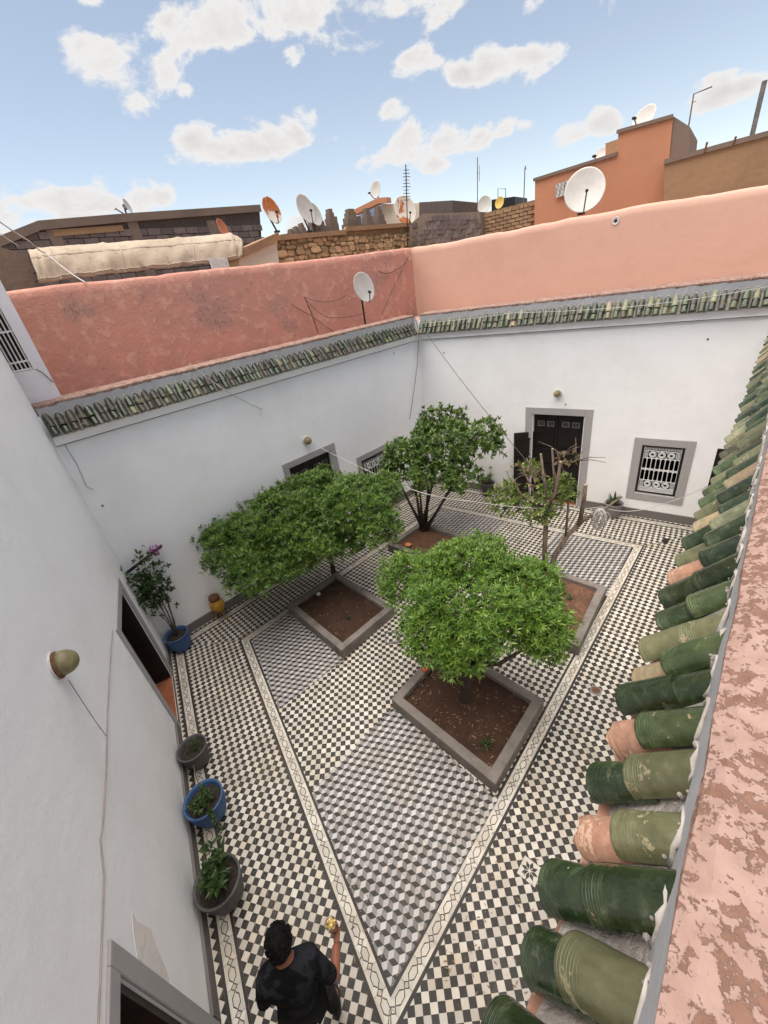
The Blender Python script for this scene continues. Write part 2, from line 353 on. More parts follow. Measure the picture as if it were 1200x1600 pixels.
# ------------------------------------------------------------------ mesh and object helpers
class MB:
    def __init__(s): s.v, s.f, s.mi = [], [], []
    def add(s, verts, faces, mi=0):
        o = len(s.v); s.v += [tuple(map(float, p)) for p in verts]
        s.f += [tuple(i+o for i in f) for f in faces]; s.mi += [mi]*len(faces); return s
    def quad(s, a, b, c, d, mi=0): return s.add([a, b, c, d], [(0, 1, 2, 3)], mi)
    def prism(s, poly, vec, mi=0):
        n = len(poly); p = [np.asarray(q, float) for q in poly]; v = np.asarray(vec, float)
        nrm = np.zeros(3)
        for i in range(n): nrm += np.cross(p[i]-p[0], p[(i+1) % n]-p[0])
        if nrm @ v > 0: p = p[::-1]
        return s.add(p+[q+v for q in p], [tuple(range(n)), tuple(range(2*n-1, n-1, -1))]+[(i, i+n, (i+1) % n+n, (i+1) % n) for i in range(n)], mi)
    def box(s, c, h, ax=None, mi=0, taper=1.0):
        c = np.asarray(c, float); X, Y, Z = [np.asarray(a, float) for a in (ax or ((1, 0, 0), (0, 1, 0), (0, 0, 1)))]
        P = []
        for k, t in ((-1, 1.0), (1, taper)):
            for i, j in ((-1, -1), (1, -1), (1, 1), (-1, 1)): P.append(c+X*h[0]*i*t+Y*h[1]*j*t+Z*h[2]*k)
        return s.add(P, [(3, 2, 1, 0), (4, 5, 6, 7), (0, 1, 5, 4), (1, 2, 6, 5), (2, 3, 7, 6), (3, 0, 4, 7)], mi)
    def tube(s, pts, rad, n=8, mi=0, cap=True):
        pts = [np.asarray(p, float) for p in pts]; m = len(pts)
        if not hasattr(rad, '__len__'): rad = [rad]*m
        V = []; ref = None
        for i, p in enumerate(pts):
            t = pts[min(i+1, m-1)]-pts[max(i-1, 0)]; t = t/(np.linalg.norm(t)+1e-12)
            if ref is None: ref = np.array([0, 0, 1.]) if abs(t[2]) < .9 else np.array([1., 0, 0])
            a = np.cross(t, ref); a /= np.linalg.norm(a)+1e-12; b = np.cross(t, a); ref = -np.cross(t, a) if False else ref
            for k in range(n):
                q = 2*math.pi*k/n; V.append(p+(a*math.cos(q)+b*math.sin(q))*rad[i])
        F = [(i*n+k, (i+1)*n+k, (i+1)*n+(k+1) % n, i*n+(k+1) % n) for i in range(m-1) for k in range(n)]
        if cap: F += [tuple(range(n)), tuple(range((m-1)*n+n-1, (m-1)*n-1, -1))]
        return s.add(V, F, mi)
    def lathe(s, prof, c, n=20, mi=0, ax=None, cap0=True, cap1=True):
        c = np.asarray(c, float); X, Y, Z = [np.asarray(a, float) for a in (ax or ((1, 0, 0), (0, 1, 0), (0, 0, 1)))]
        V = []
        for r, z in prof:
            for k in range(n):
                q = 2*math.pi*k/n; V.append(c+X*r*math.cos(q)+Y*r*math.sin(q)+Z*z)
        m = len(prof)
        F = [(i*n+k, i*n+(k+1) % n, (i+1)*n+(k+1) % n, (i+1)*n+k) for i in range(m-1) for k in range(n)]
        if cap0: F.append(tuple(range(n-1, -1, -1)))
        if cap1: F.append(tuple(range((m-1)*n, m*n)))
        return s.add(V, F, mi)
    def mesh(s, name, mats, smooth=False):
        me = bpy.data.meshes.new(name); me.from_pydata(s.v, [], s.f)
        for m in (mats if isinstance(mats, (list, tuple)) else [mats]): me.materials.append(m)
        if any(s.mi): me.polygons.foreach_set('material_index', s.mi)
        if smooth: me.polygons.foreach_set('use_smooth', [True]*len(s.f))
        me.update(); return me
    def build(s, name, mats, parent=None, smooth=False): return link(name, s.mesh(name, mats, smooth), parent)

def link(name, me, parent=None):
    o = bpy.data.objects.new(name, me); col.objects.link(o)
    if parent is not None:
        o.parent = parent; o.matrix_parent_inverse = Matrix.Identity(4)
        w = parent_world(parent)
        o.matrix_basis = w.inverted()
    return o
def parent_world(p):
    m = p.matrix_basis.copy()
    return m if p.parent is None else parent_world(p.parent) @ m
def tag(o, label=None, cat=None, group=None, kind=None):
    if label: o['label'] = label
    if cat: o['category'] = cat
    if group: o['group'] = group
    if kind: o['kind'] = kind
    return o
def thing(name, label, cat, loc=(0, 0, 0), group=None):
    o = bpy.data.objects.new(name, None); col.objects.link(o); o.empty_display_size = .1
    o.location = tuple(map(float, loc)); return tag(o, label, cat, group)
def place(o, M4): o.matrix_basis = (parent_world(o.parent).inverted() @ M4) if o.parent else M4
def bevel(o, w, seg=1):
    b = o.modifiers.new('bevel', 'BEVEL'); b.width = w; b.segments = seg; b.limit_method = 'ANGLE'; b.angle_limit = R(40); return o

class Frame:
    def __init__(s, o, e, n): s.o = np.array([o[0], o[1], 0.]); s.e = np.array([e[0], e[1], 0.]); s.n = np.array([n[0], n[1], 0.])
    def __call__(s, a, out, z): return s.o+s.e*a+s.n*out+np.array([0, 0, z])
    def px(s, u, v, out=0.):
        D = ray(u, v); P0 = s.o+s.n*out; return CAM+((P0-CAM) @ s.n)/(D @ s.n)*D
    def sz(s, u, v, out=0.):
        P = s.px(u, v, out); return (P-s.o) @ s.e, P[2]
def unit(x, y): h = math.hypot(x, y); return x/h, y/h
FA = Frame((0, -1.391), (1, 0), (0, 1))
eB = unit(-.262, 1); FB = Frame((-2.242, 0), eB, (eB[1], -eB[0]))
eF = unit(1, .424); FF = Frame((0, 8.664), eF, (eF[1], -eF[0]))
tR = .322; eR = (-math.sin(tR), math.cos(tR)); nR = (math.cos(tR), math.sin(tR))
FR = Frame((nR[0]*5.75, nR[1]*5.75), eR, (-nR[0], -nR[1]))
def isect(f, fo, g, go):
    A = np.array([[f.n[0], f.n[1]], [g.n[0], g.n[1]]]); b = np.array([f.n[:2] @ f.o[:2]+fo, g.n[:2] @ g.o[:2]+go]); return np.linalg.solve(A, b)
def quadc(oA, oR, oF, oB): return dict(AB=isect(FA, oA, FB, oB), AR=isect(FA, oA, FR, oR), FR=isect(FF, oF, FR, oR), BF=isect(FF, oF, FB, oB))
C0 = quadc(0, 0, 0, 0)
def sof(fr, p): return (np.array([p[0], p[1], 0])-fr.o) @ fr.e
SA = (sof(FA, C0['AB']), sof(FA, C0['AR'])); SB = (sof(FB, C0['AB']), sof(FB, C0['BF'])); SF = (sof(FF, C0['BF']), sof(FF, C0['FR'])); SR = (sof(FR, C0['AR']), sof(FR, C0['FR']))
#@@ next
# ------------------------------------------------------------------ ground and courtyard floor
g = MB().quad((-300, -300, -.35), (300, -300, -.35), (300, 300, -.35), (-300, 300, -.35)).build('ground', M['earth']); tag(g, 'dry earth below the old town houses', kind='structure')
def P3(p, z=0.): return np.array([p[0], p[1], z])
cf = quadc(-.02, -.02, -.02, -.02)
floor = MB().prism([P3(cf[k], -.12) for k in ('AB', 'AR', 'FR', 'BF')], (0, 0, .115)).build('courtyard_floor', M['grout'])
tag(floor, 'courtyard floor paved with black and cream patterned cement tiles', kind='structure')

def clip(poly, a, b):   # keep the left side of a->b
    out = []; n = len(poly); ex, ey = b[0]-a[0], b[1]-a[1]
    d = [ex*(p[1]-a[1])-ey*(p[0]-a[0]) for p in poly]
    for i in range(n):
        j = (i+1) % n
        if d[i] >= 0: out.append(poly[i])
        if (d[i] >= 0) != (d[j] >= 0):
            t = d[i]/(d[i]-d[j]); out.append((poly[i][0]+t*(poly[j][0]-poly[i][0]), poly[i][1]+t*(poly[j][1]-poly[i][1])))
    return out
def clipconv(poly, region):
    for i in range(len(region)):
        poly = clip(poly, region[i], region[(i+1) % len(region)])
        if len(poly) < 3: return []
    return poly
def area(p): return .5*sum(p[i][0]*p[(i+1) % len(p)][1]-p[(i+1) % len(p)][0]*p[i][1] for i in range(len(p)))
def inside(p, reg): return all((b[0]-a[0])*(p[1]-a[1])-(b[1]-a[1])*(p[0]-a[0]) >= -1e-9 for a, b in zip(reg, reg[1:]+reg[:1]))
def ccw(p): p = [tuple(map(float, q[:2])) for q in p]; return p if area(p) > 0 else p[::-1]
T = .2; GAP = .0015
SQ = [(GAP, GAP), (T-GAP, GAP), (T-GAP, T-GAP), (GAP, T-GAP)]
def shapes(ps): # [(poly, material)] clipped to the tile
    out = []
    for p, m in ps:
        q = clipconv(ccw(p), SQ)
        if len(q) >= 3 and area(q) > 1e-7: out.append((q, m))
    return out
def pat_checker():
    L = []
    for i in range(3):
        for j in range(3):
            x, y = .1*i, .1*j; L.append(([(x-.05, y), (x, y-.05), (x+.05, y), (x, y+.05)], 0))
            x += .05; y += .05; L.append(([(x-.05, y), (x, y-.05), (x+.05, y), (x, y+.05)], 1))
    return shapes(L)
def pat_cube():
    a, b, L = 1/30, 2/30, []
    for i in range(-1, 4):
        for j in range(-2, 4):
            x, y = .1*i, .1*j+.05*(i % 2)
            U, Lf, Rg = (x-a, y+.05), (x-a, y-.05), (x+b, y)
            L.append(([(x, y), Rg, (x+a, y+.05), U], 2)); L.append(([(x, y), U, (x-b, y), Lf], 3)); L.append(([(x, y), Lf, (x+a, y-.05), Rg], 0))
    return shapes(L)
def ring(pts, w):   # a closed outline w wide as quads
    n = len(pts); c = np.mean(pts, axis=0); Q = []
    outer = [tuple(c+(np.array(p)-c)*(1+w/np.linalg.norm(np.array(p)-c))) for p in pts]
    for i in range(n): Q.append([pts[i], outer[i], outer[(i+1) % n], pts[(i+1) % n]])
    return Q, outer
def pat_band():     # runs along x; dark rails, hexagon and small lozenge between them
    L = [([(0, 0), (T, 0), (T, .032), (0, .032)], 0), ([(0, .168), (T, .168), (T, .2), (0, .2)], 0)]
    hx = [(.10-.060, .10), (.10-.026, .10-.029), (.10+.026, .10-.029), (.10+.060, .10), (.10+.026, .10+.029), (.10-.026, .10+.029)]
    q, ho = ring(hx, .0105)
    L += [(p, 0) for p in q]; L.append((hx, 1))
    # cream field round the hexagon
    top = [(0, .168), (T, .168)]; yt = [ho[4], ho[5]]
    L.append(([(0, .10), (ho[0][0], .10), ho[5], (0, .168)], 1)); L.append(([ho[5], ho[4], (T, .168), (0, .168)], 1)); L.append(([ho[4], (ho[3][0], .10), (T, .10), (T, .168)], 1))
    L.append(([(0, .032), ho[1], (ho[0][0], .10), (0, .10)], 1)); L.append(([(0, .032), (T, .032), ho[2], ho[1]], 1)); L.append(([(T, .032), (T, .10), (ho[3][0], .10), ho[2]], 1))
    base = shapes(L)
    # lozenges at the two ends sit over the cream field: cut as thin raised-flush pieces 0.4 mm proud
    Z = []
    for x0 in (0., T):
        lz = [(x0-.022, .10), (x0, .10-.026), (x0+.022, .10), (x0, .10+.026)]
        q, _ = ring(lz, .0115); Z += [(p, 0) for p in q]
    return base, shapes(Z)
PB, PZ = pat_band()
PAT = dict(checker=(pat_checker(), []), cube=(pat_cube(), []), band=(PB, PZ), plain=([(SQ, 0)], []))
def pat_star():
    L = [(SQ, 1)]; Z = []; c = .1
    for k in range(8):
        q = math.pi/4*k; d = (math.cos(q), math.sin(q)); e = (-d[1], d[0])
        Z.append(([(c+.012*d[0], c+.012*d[1]), (c+.05*d[0]+.019*e[0], c+.05*d[1]+.019*e[1]), (c+.092*d[0], c+.092*d[1]), (c+.05*d[0]-.019*e[0], c+.05*d[1]-.019*e[1])], 0))
    return shapes(L), shapes(Z)
PAT['star'] = pat_star()
TM = [M['tb'], M['tw'], M['tg'], M['tl']]
TZ = 0.0
def tile_mesh(kind):
    m = MB(); base, top = PAT[kind]
    for p, k in base: m.add([(x, y, TZ) for x, y in p], [tuple(range(len(p)))], k)
    for p, k in top: m.add([(x, y, TZ+.0005) for x, y in p], [tuple(range(len(p)))], k)
    for i in range(4):
        a, b = SQ[i], SQ[(i+1) % 4]; m.add([(a[0], a[1], TZ), (a[0], a[1], -.006), (b[0], b[1], -.006), (b[0], b[1], TZ)], [(0, 1, 2, 3)], 1)
    return m.mesh('tile_'+kind, TM)
whole, cut = [], MB()
def lay(region, origin, ang, kind, z=0., skip=(), xr=None, yr=None, starat=None):
    region = ccw(region); c, s = math.cos(ang), math.sin(ang)
    loc = lambda p: ((p[0]-origin[0])*c+(p[1]-origin[1])*s, -(p[0]-origin[0])*s+(p[1]-origin[1])*c)
    glo = lambda p: (origin[0]+p[0]*c-p[1]*s, origin[1]+p[0]*s+p[1]*c)
    rl = [loc(p) for p in region]; sk = [[loc(p) for p in ccw(q)] for q in skip]
    x0, x1 = min(p[0] for p in rl), max(p[0] for p in rl); y0, y1 = min(p[1] for p in rl), max(p[1] for p in rl)
    if yr: y0, y1 = yr
    for i in range(math.floor(x0/T+1e-6), math.ceil(x1/T-1e-6)):
        for j in range(math.floor(y0/T+1e-6), math.ceil(y1/T-1e-6)):
            o = (i*T, j*T); cs = [(o[0]+a*T, o[1]+b*T) for a, b in ((0, 0), (1, 0), (1, 1), (0, 1))]
            if any(all(inside(p, q) for p in cs) for q in sk): continue
            if not clipconv(cs, rl): continue
            kd = kind
            if starat is not None and abs(o[0]+T/2-loc(starat)[0]) < T/2 and abs(o[1]+T/2-loc(starat)[1]) < T/2: kd = 'star'
            if all(inside(p, rl) for p in cs): whole.append((kd, glo(o), ang, z, glo((o[0]+T/2, o[1]+T/2)))); continue
            for lst, dz in zip(PAT[kd], (0, .0005)):
                for p, k in lst:
                    q = clipconv([(x+o[0], y+o[1]) for x, y in p], rl)
                    if len(q) >= 3 and area(q) > 2e-6: cut.add([(*glo(t), z+TZ+dz) for t in q], [tuple(range(len(q)))], k)

WID = {'A': 1.391, 'B': 1.226, 'F': 1.335, 'R': 5.75-4.434}
mid = quadc(WID['A'], WID['R'], WID['F'], WID['B'])
out_ = quadc(WID['A']-.1, WID['R']-.1, WID['F']-.1, WID['B']-.1)
inn_ = quadc(WID['A']+.1, WID['R']+.1, WID['F']+.1, WID['B']+.1)
w0 = quadc(.03, .03, .03, .03); w1 = quadc(.085, .085, .085, .085); w2 = quadc(.285, .285, .285, .285)
ANG = {'A': 0., 'B': math.atan2(eB[1], eB[0]), 'F': math.atan2(eF[1], eF[0]), 'R': math.atan2(eR[1], eR[0])}
ENDS = {'A': ('AB', 'AR'), 'B': ('AB', 'BF'), 'F': ('BF', 'FR'), 'R': ('AR', 'FR')}
STAR = onz(838, 1367)[:2]
for k in 'ABFR':
    a, b = ENDS[k]; an = ANG[k]
    fr = {'A': FA, 'B': FB, 'F': FF, 'R': FR}[k]
    sgn = 1 if k in 'AR' else -1
    trap = lambda q, r: [q[a], q[b], r[b], r[a]]
    # the run of hexagon bands is cut by the mitres; start each at the photographed joint
    def band(q, r, off):
        # origin on the side with lower local y
        ee = fr.e[:2]; nn = np.array([-ee[1], ee[0]]); p = fr.o[:2]+fr.n[:2]*off; s = nn @ fr.n[:2]
        org = p if s > 0 else p-nn*0+nn*(-T)
        return org
    sh = {'A': -.1, 'B': .03, 'F': .0, 'R': 0.}[k]
    ee = fr.e[:2]; nn = np.array([-ee[1], ee[0]]); pos = (nn @ fr.n[:2]) > 0
    def org(off):   # lower-left corner of a strip starting `off` from the wall
        p = fr.o[:2]+fr.n[:2]*off+ee*sh
        return p if pos else p-nn*T
    if k == 'R':
        R0 = fr.o[:2]+ee*5.553-.0*ee; sh = 0
        t0 = ((np.array([4.674*nR[0]*nR[0], 0])) @ ee)*0+((np.array([4.674, 0.])-fr.o[:2]) @ ee)
        sh = (t0+5.553) % T-.1
    lay(trap(w0, w1), org(.085), an, 'checker')
    lay(trap(w1, w2), org(.085), an, 'band')
    lay(trap(w2, out_), org(.285), an, 'checker', starat=STAR if k == 'R' else None)
    lay(trap(out_, inn_), org(WID[k]-.1), an, 'band')
PLANTERS = {'citrus_front': [(2.07, 1.64), (3.86, 2.07), (3.42, 3.44), (1.65, 3.02)], 'citrus_side': [(-1.17, 1.0), (.71, 1.42), (.36, 2.75), (-1.5, 2.32)],
            'orange': [(-1.66, 3.80), (-.03, 4.30), (-.27, 5.56), (-1.95, 5.06)], 'pruned': [(1.58, 4.14), (3.10, 4.62), (2.50, 6.20), (.95, 5.74)]}
IA = R(17.0); IO = (2.40, .2)
def shrink(q, d):
    c = np.mean(q, axis=0); return [tuple(np.array(p)+(c-np.array(p))*d) for p in q]
PANELS = [[tuple(map(float, p)) for p in q] for q in [[(2.463, .098), tuple(inn_['AR']), (3.93, 2.05), (2.06, 1.66)], [tuple(inn_['AB']), (.985, .1), (.73, 1.42), (-1.19, .99)],
          [(-1.97, 5.04), (-.25, 5.57), (-.76, 6.98), tuple(inn_['BF'])], [(.93, 5.73), (2.54, 6.21), tuple(inn_['FR']), (.42, 7.50)]]]
PANELS[2][2] = tuple(FF(sof(FF, (-.76, 6.98)), WID['F']+.1, 0)[:2]); PANELS[3][3] = tuple(FF(sof(FF, (.42, 7.5)), WID['F']+.1, 0)[:2])
lay([inn_[k] for k in ('AB', 'AR', 'FR', 'BF')], IO, R(18.0), 'checker', skip=[shrink(p, .02) for p in PANELS+list(PLANTERS.values())])
for p in PANELS: lay(p, IO, IA, 'cube', z=.0015)

def vis(c):
    u, v, z = proj((*c, 0.)); return z > 0 and -15 < u < 1215 and -15 < v < 1615 and (c[0]*nR[0]+c[1]*nR[1]) < 5.6
keep = sorted([w for w in whole if vis(w[4])], key=lambda w: (w[4][0]-CAM[0])**2+(w[4][1]-CAM[1])**2)
near = keep[:300]; nearset = set(map(id, near))
TMESH = {k: tile_mesh(k) for k in PAT}
for kd, o, an, z, c in near:
    t = link('tile', TMESH[kd], floor)
    place(t, Matrix.Translation((o[0], o[1], z+random.uniform(-.0006, .0006))) @ Matrix.Rotation(an+random.gauss(0, .0012), 4, 'Z') @ Matrix.Rotation(random.gauss(0, .0014), 4, 'X'))
for w in whole:
    if id(w) in nearset: continue
    kd, o, an, z, c = w; cc, ss = math.cos(an), math.sin(an); zj = z+random.uniform(-.0006, .0006)
    for lst, dz in zip(PAT[kd], (0, .0005)):
        for p, k in lst: cut.add([(o[0]+x*cc-y*ss, o[1]+x*ss+y*cc, zj+dz) for x, y in p], [tuple(range(len(p)))], k)
tag(cut.build('tile_field', TM, floor), kind='stuff')
print('tiles', len(whole), len(near), len(cut.f))

# ------------------------------------------------------------------ walls
def wall(name, label, fr, s0, s1, z0, z1, holes, mat, thick=.35, zbreaks=(), sbreaks=()):
    S = sorted({s0, s1, *[h[0] for h in holes], *[h[1] for h in holes], *sbreaks}); Z = sorted({z0, z1, *[h[2] for h in holes], *[h[3] for h in holes], *zbreaks})
    solid = lambda i, j: 0 <= i < len(S)-1 and 0 <= j < len(Z)-1 and not any(h[0] <= (S[i]+S[i+1])/2 <= h[1] and h[2] <= (Z[j]+Z[j+1])/2 <= h[3] for h in holes)
    flip = np.cross(fr.e, fr.n)[2] < 0
    m = MB()
    def q(a, b, c, d): m.quad(*( (d, c, b, a) if flip else (a, b, c, d)))
    for i in range(len(S)-1):
        for j in range(len(Z)-1):
            if not solid(i, j): continue
            a, b, c, d = S[i], S[i+1], Z[j], Z[j+1]; t = -thick
            q(fr(b, 0, c), fr(a, 0, c), fr(a, 0, d), fr(b, 0, d)); q(fr(a, t, c), fr(b, t, c), fr(b, t, d), fr(a, t, d))
            if not solid(i-1, j): q(fr(a, 0, c), fr(a, t, c), fr(a, t, d), fr(a, 0, d))
            if not solid(i+1, j): q(fr(b, t, c), fr(b, 0, c), fr(b, 0, d), fr(b, t, d))
            if not solid(i, j-1): q(fr(a, 0, c), fr(b, 0, c), fr(b, t, c), fr(a, t, c))
            if not solid(i, j+1): q(fr(b, 0, d), fr(a, 0, d), fr(a, t, d), fr(b, t, d))
    o = m.build(name, mat); return tag(o, label, 'wall')
def surround(fr, s0, s1, z0, z1, w, parent, name='opening_surround', out=.022, bottom=True, mat=None):
    m = MB(); zz = z0
    ax = (fr.e, fr.n, (0, 0, 1))
    def bar(a, b, c, d): m.box(fr((a+b)/2, out/2-.004, (c+d)/2), ((b-a)/2, out/2+.004, (d-c)/2), ax)
    bar(s0, s0+w, z0, z1); bar(s1-w, s1, z0, z1); bar(s0+w, s1-w, z1-w, z1)
    if bottom: bar(s0+w, s1-w, z0, z0+w)
    return bevel(m.build(name, mat or M['frame'], parent), .006)
def room(fr, s0, s1, z1, parent, depth=2.2, pad=.5, th=.35, fl=True):
    m = MB(); a, b = s0-pad, s1+pad; t = -th-.004; k = t-depth; z1 += .25
    m.quad(fr(a, k, 0), fr(b, k, 0), fr(b, k, z1), fr(a, k, z1)); m.quad(fr(a, t, 0), fr(a, k, 0), fr(a, k, z1), fr(a, t, z1)); m.quad(fr(b, k, 0), fr(b, t, 0), fr(b, t, z1), fr(b, k, z1))
    m.quad(fr(a, t, z1), fr(b, t, z1), fr(b, k, z1), fr(a, k, z1)); m.quad(fr(s0+.002, -.004, .006), fr(s1-.002, -.004, .006), fr(s1-.002, t, .006), fr(s0+.002, t, .006), 1) if fl else None; m.quad(fr(a, t, .004), fr(b, t, .004), fr(b, k, .004), fr(a, k, .004), 1)
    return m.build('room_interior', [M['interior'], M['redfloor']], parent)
def skirting(fr, segs, parent, h=.2):
    m = MB()
    for a, b in segs: m.box(fr((a+b)/2, .014, h/2-.03), ((b-a)/2, .018, h/2+.03), (fr.e, fr.n, (0, 0, 1)))
    return m.build('skirting', M['skirting'], parent)
zW = 4.80
dA1 = (-.99, .20, 0, 2.06); dA2 = (4.0, 5.2, 0, 2.0)
wA = wall('courtyard_wall', 'tall white plaster wall with an open doorway, pots along its foot and a cable running down', FA, SA[0], 9.0, -.2, 6.9, [dA1, dA2], M['white'])
surround(FA, -1.13, .34, 0, 2.235, .14, wA, bottom=False); surround(FA, 3.85, 5.35, 0, 2.18, .15, wA, bottom=False)
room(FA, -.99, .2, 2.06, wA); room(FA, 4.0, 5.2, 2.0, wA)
skirting(FA, [(SA[0], -1.13), (.34, 3.85), (5.35, SA[1])], wA)
k = math.hypot(1, .262)
dB = (2.077*k+.15, 3.55*k-.15, 0, 2.45); wB2 = (4.12*k+.15, 5.237*k-.15, .65, 1.81)
wB = wall('courtyard_wall', 'white plaster wall behind the leafy citrus trees with a grey framed door and window', FB, SB[0]-.3, SB[1], -.2, zW, [dB, wB2], M['white'])
surround(FB, 2.077*k, 3.55*k, 0, 2.6, .15, wB, bottom=False); surround(FB, 4.12*k, 5.237*k, .5, 1.96, .15, wB)
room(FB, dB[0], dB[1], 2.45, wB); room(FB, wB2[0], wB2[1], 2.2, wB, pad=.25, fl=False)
skirting(FB, [(SB[0], 2.077*k), (3.55*k, SB[1])], wB)
kf = math.hypot(1, .424)
dF = (-1.131*kf, -.03*kf, 0, 2.42); wF = (1.129*kf, 1.862*kf, .65, 1.847); eFo = (2.345*kf, 2.73*kf, 0, 1.87)
wFo = wall('courtyard_wall', 'sunny white plaster wall with the dark double door and white grille window', FF, SF[0], SF[1]+.3, -.2, zW+.002, [dF, wF, eFo], M['white'])
surround(FF, -1.302*kf, .142*kf, 0, 2.58, .17, wFo, bottom=False); surround(FF, .98*kf, 2.013*kf, .456, 1.988, .165, wFo)
room(FF, dF[0], dF[1], 2.42, wFo); room(FF, wF[0], wF[1], 2.2, wFo, pad=.2, fl=False); room(FF, eFo[0], eFo[1], 1.9, wFo, pad=.1)
skirting(FF, [(SF[0], -1.302*kf), (.142*kf, eFo[0]), (eFo[1], SF[1])], wFo)
wR = wall('courtyard_wall', 'white courtyard wall carrying the close green tiled eave', FR, SR[0]-.3, SR[1], -.2, zW-.002, [], M['white'])
skirting(FR, [(SR[0], SR[1])], wR)

# terrace slabs round the courtyard
def slab(fr, s0, s1, o0, o1, name, z=4.83, th=.5):
    m = MB().prism([fr(s0, o0, z-th), fr(s1, o0, z-th), fr(s1, o1, z-th), fr(s0, o1, z-th)], (0, 0, th)); return m.build(name, M['terrace'])
for fr, a, b, nm, z in ((FB, SB[0]-.3, SB[1]+4, 'roof_terrace', 4.79), (FF, SF[0]-4, SF[1]+5, 'roof_terrace', 4.785), (FR, SR[0]-5, SR[1]+3, 'roof_terrace', 4.78)):
    tag(slab(fr, a, b, -.4, -4.5, nm, z), 'flat plastered roof terrace behind the eave', kind='structure')
tag(slab(FA, -6, 9, -.4, -6, 'roof_terrace', 6.88, .4), 'flat roof behind the tall white wall', kind='structure')
#@@ next
# ------------------------------------------------------------------ doors, grilles, sills on the walls
def leaf_door(fr, s0, s1, z0, z1, o, parent, panels=3, name='door', grille=False):
    ax = (fr.e, fr.n, (0, 0, 1)); w = s1-s0
    d = bevel(MB().box(fr((s0+s1)/2, o, (z0+z1)/2), (w/2, .022, (z1-z0)/2), ax).build(name, M['door'], parent), .004)
    top = z1-.12 if not grille else z1-.42
    hgt = (top-z0-.12)/panels
    for i in range(panels):
        za, zb = z0+.12+i*hgt+.03, z0+.12+(i+1)*hgt-.03
        m = MB(); m.box(fr((s0+s1)/2, o+.026, (za+zb)/2), (w/2-.09, .012, (zb-za)/2), ax); m.box(fr((s0+s1)/2, o+.036, zb-.02), (w/2-.08, .014, .012), ax); m.box(fr((s0+s1)/2, o+.036, za+.02), (w/2-.08, .014, .012), ax)
        m.build('panel', M['door'], d)
    if grille:
        m = MB(); n = 2
        for i in range(n):
            c = s0+w*(.3+.4*i/(n-1)); hw = w*.15
            for a, b, c2, d2 in ((c-hw, c+hw, z1-.32, z1-.305), (c-hw, c+hw, z1-.20, z1-.185), (c-hw, c-hw+.015, z1-.32, z1-.185), (c+hw-.015, c+hw, z1-.32, z1-.185)):
                m.box(fr((a+b)/2, o+.03, (c2+d2)/2), (abs(b-a)/2, .01, abs(d2-c2)/2), ax)
            for q in np.linspace(c-hw+.03, c+hw-.03, 4): m.box(fr(q, o+.028, z1-.255), (.004, .006, .06), ax)
        m.build('vent_grille', M['steel'], d)
    return d
xm = (dF[0]+dF[1])/2
leaf_door(FF, dF[0]+.01, xm-.005, .03, 2.40, -.12, wFo, 4, grille=True)
leaf_door(FF, xm+.005, dF[1]-.01, .03, 2.40, -.12, wFo, 4, grille=True)
# half leaf standing open into the courtyard, hinged at the jamb
hp = FF(dF[0]+.02, -.06, 0); q = R(118)
he = np.array([math.cos(q)*eF[0]*-1+math.sin(q)*0, 0, 0])
ang = math.atan2(eF[1], eF[0])+math.pi+R(28)
FH = Frame((hp[0], hp[1]), (math.cos(ang), math.sin(ang)), (-math.sin(ang), math.cos(ang)))
if FH.n[1] > 0: FH.n = -FH.n
leaf_door(FH, .0, .50, .04, 1.93, 0., wFo, 3, 'open_door_leaf')
leaf_door(FF, eFo[0]+.01, eFo[1]-.01, .03, 1.86, -.10, wFo, 3)
leaf_door(FB, dB[0]+.01, (dB[0]+dB[1])/2-.004, .03, 2.43, -.12, wB, 4, grille=True)
leaf_door(FB, (dB[0]+dB[1])/2+.004, dB[1]-.01, .03, 2.43, -.12, wB, 4, grille=True)
for (a, b, z1) in ((dA1[0], dA1[1], 2.05), (dA2[0], dA2[1], 1.99)):   # leaf folded back against the jamb
    m = MB().box(FA(a+.035, -.18, z1/2+.02), (.025, .165, z1/2-.03)); d = m.build('door', M['door'], wA)
    MB().box(FA(a+.066, -.18, 1.45), (.008, .11, .4)).build('panel', M['door'], d); MB().box(FA(a+.066, -.18, .55), (.008, .11, .38)).build('panel', M['door'], d)
    MB().box(FA(b-.02, -.2, z1-.06), (.5, .12, .05)).build('lintel_board', M['door'], wA) if False else None

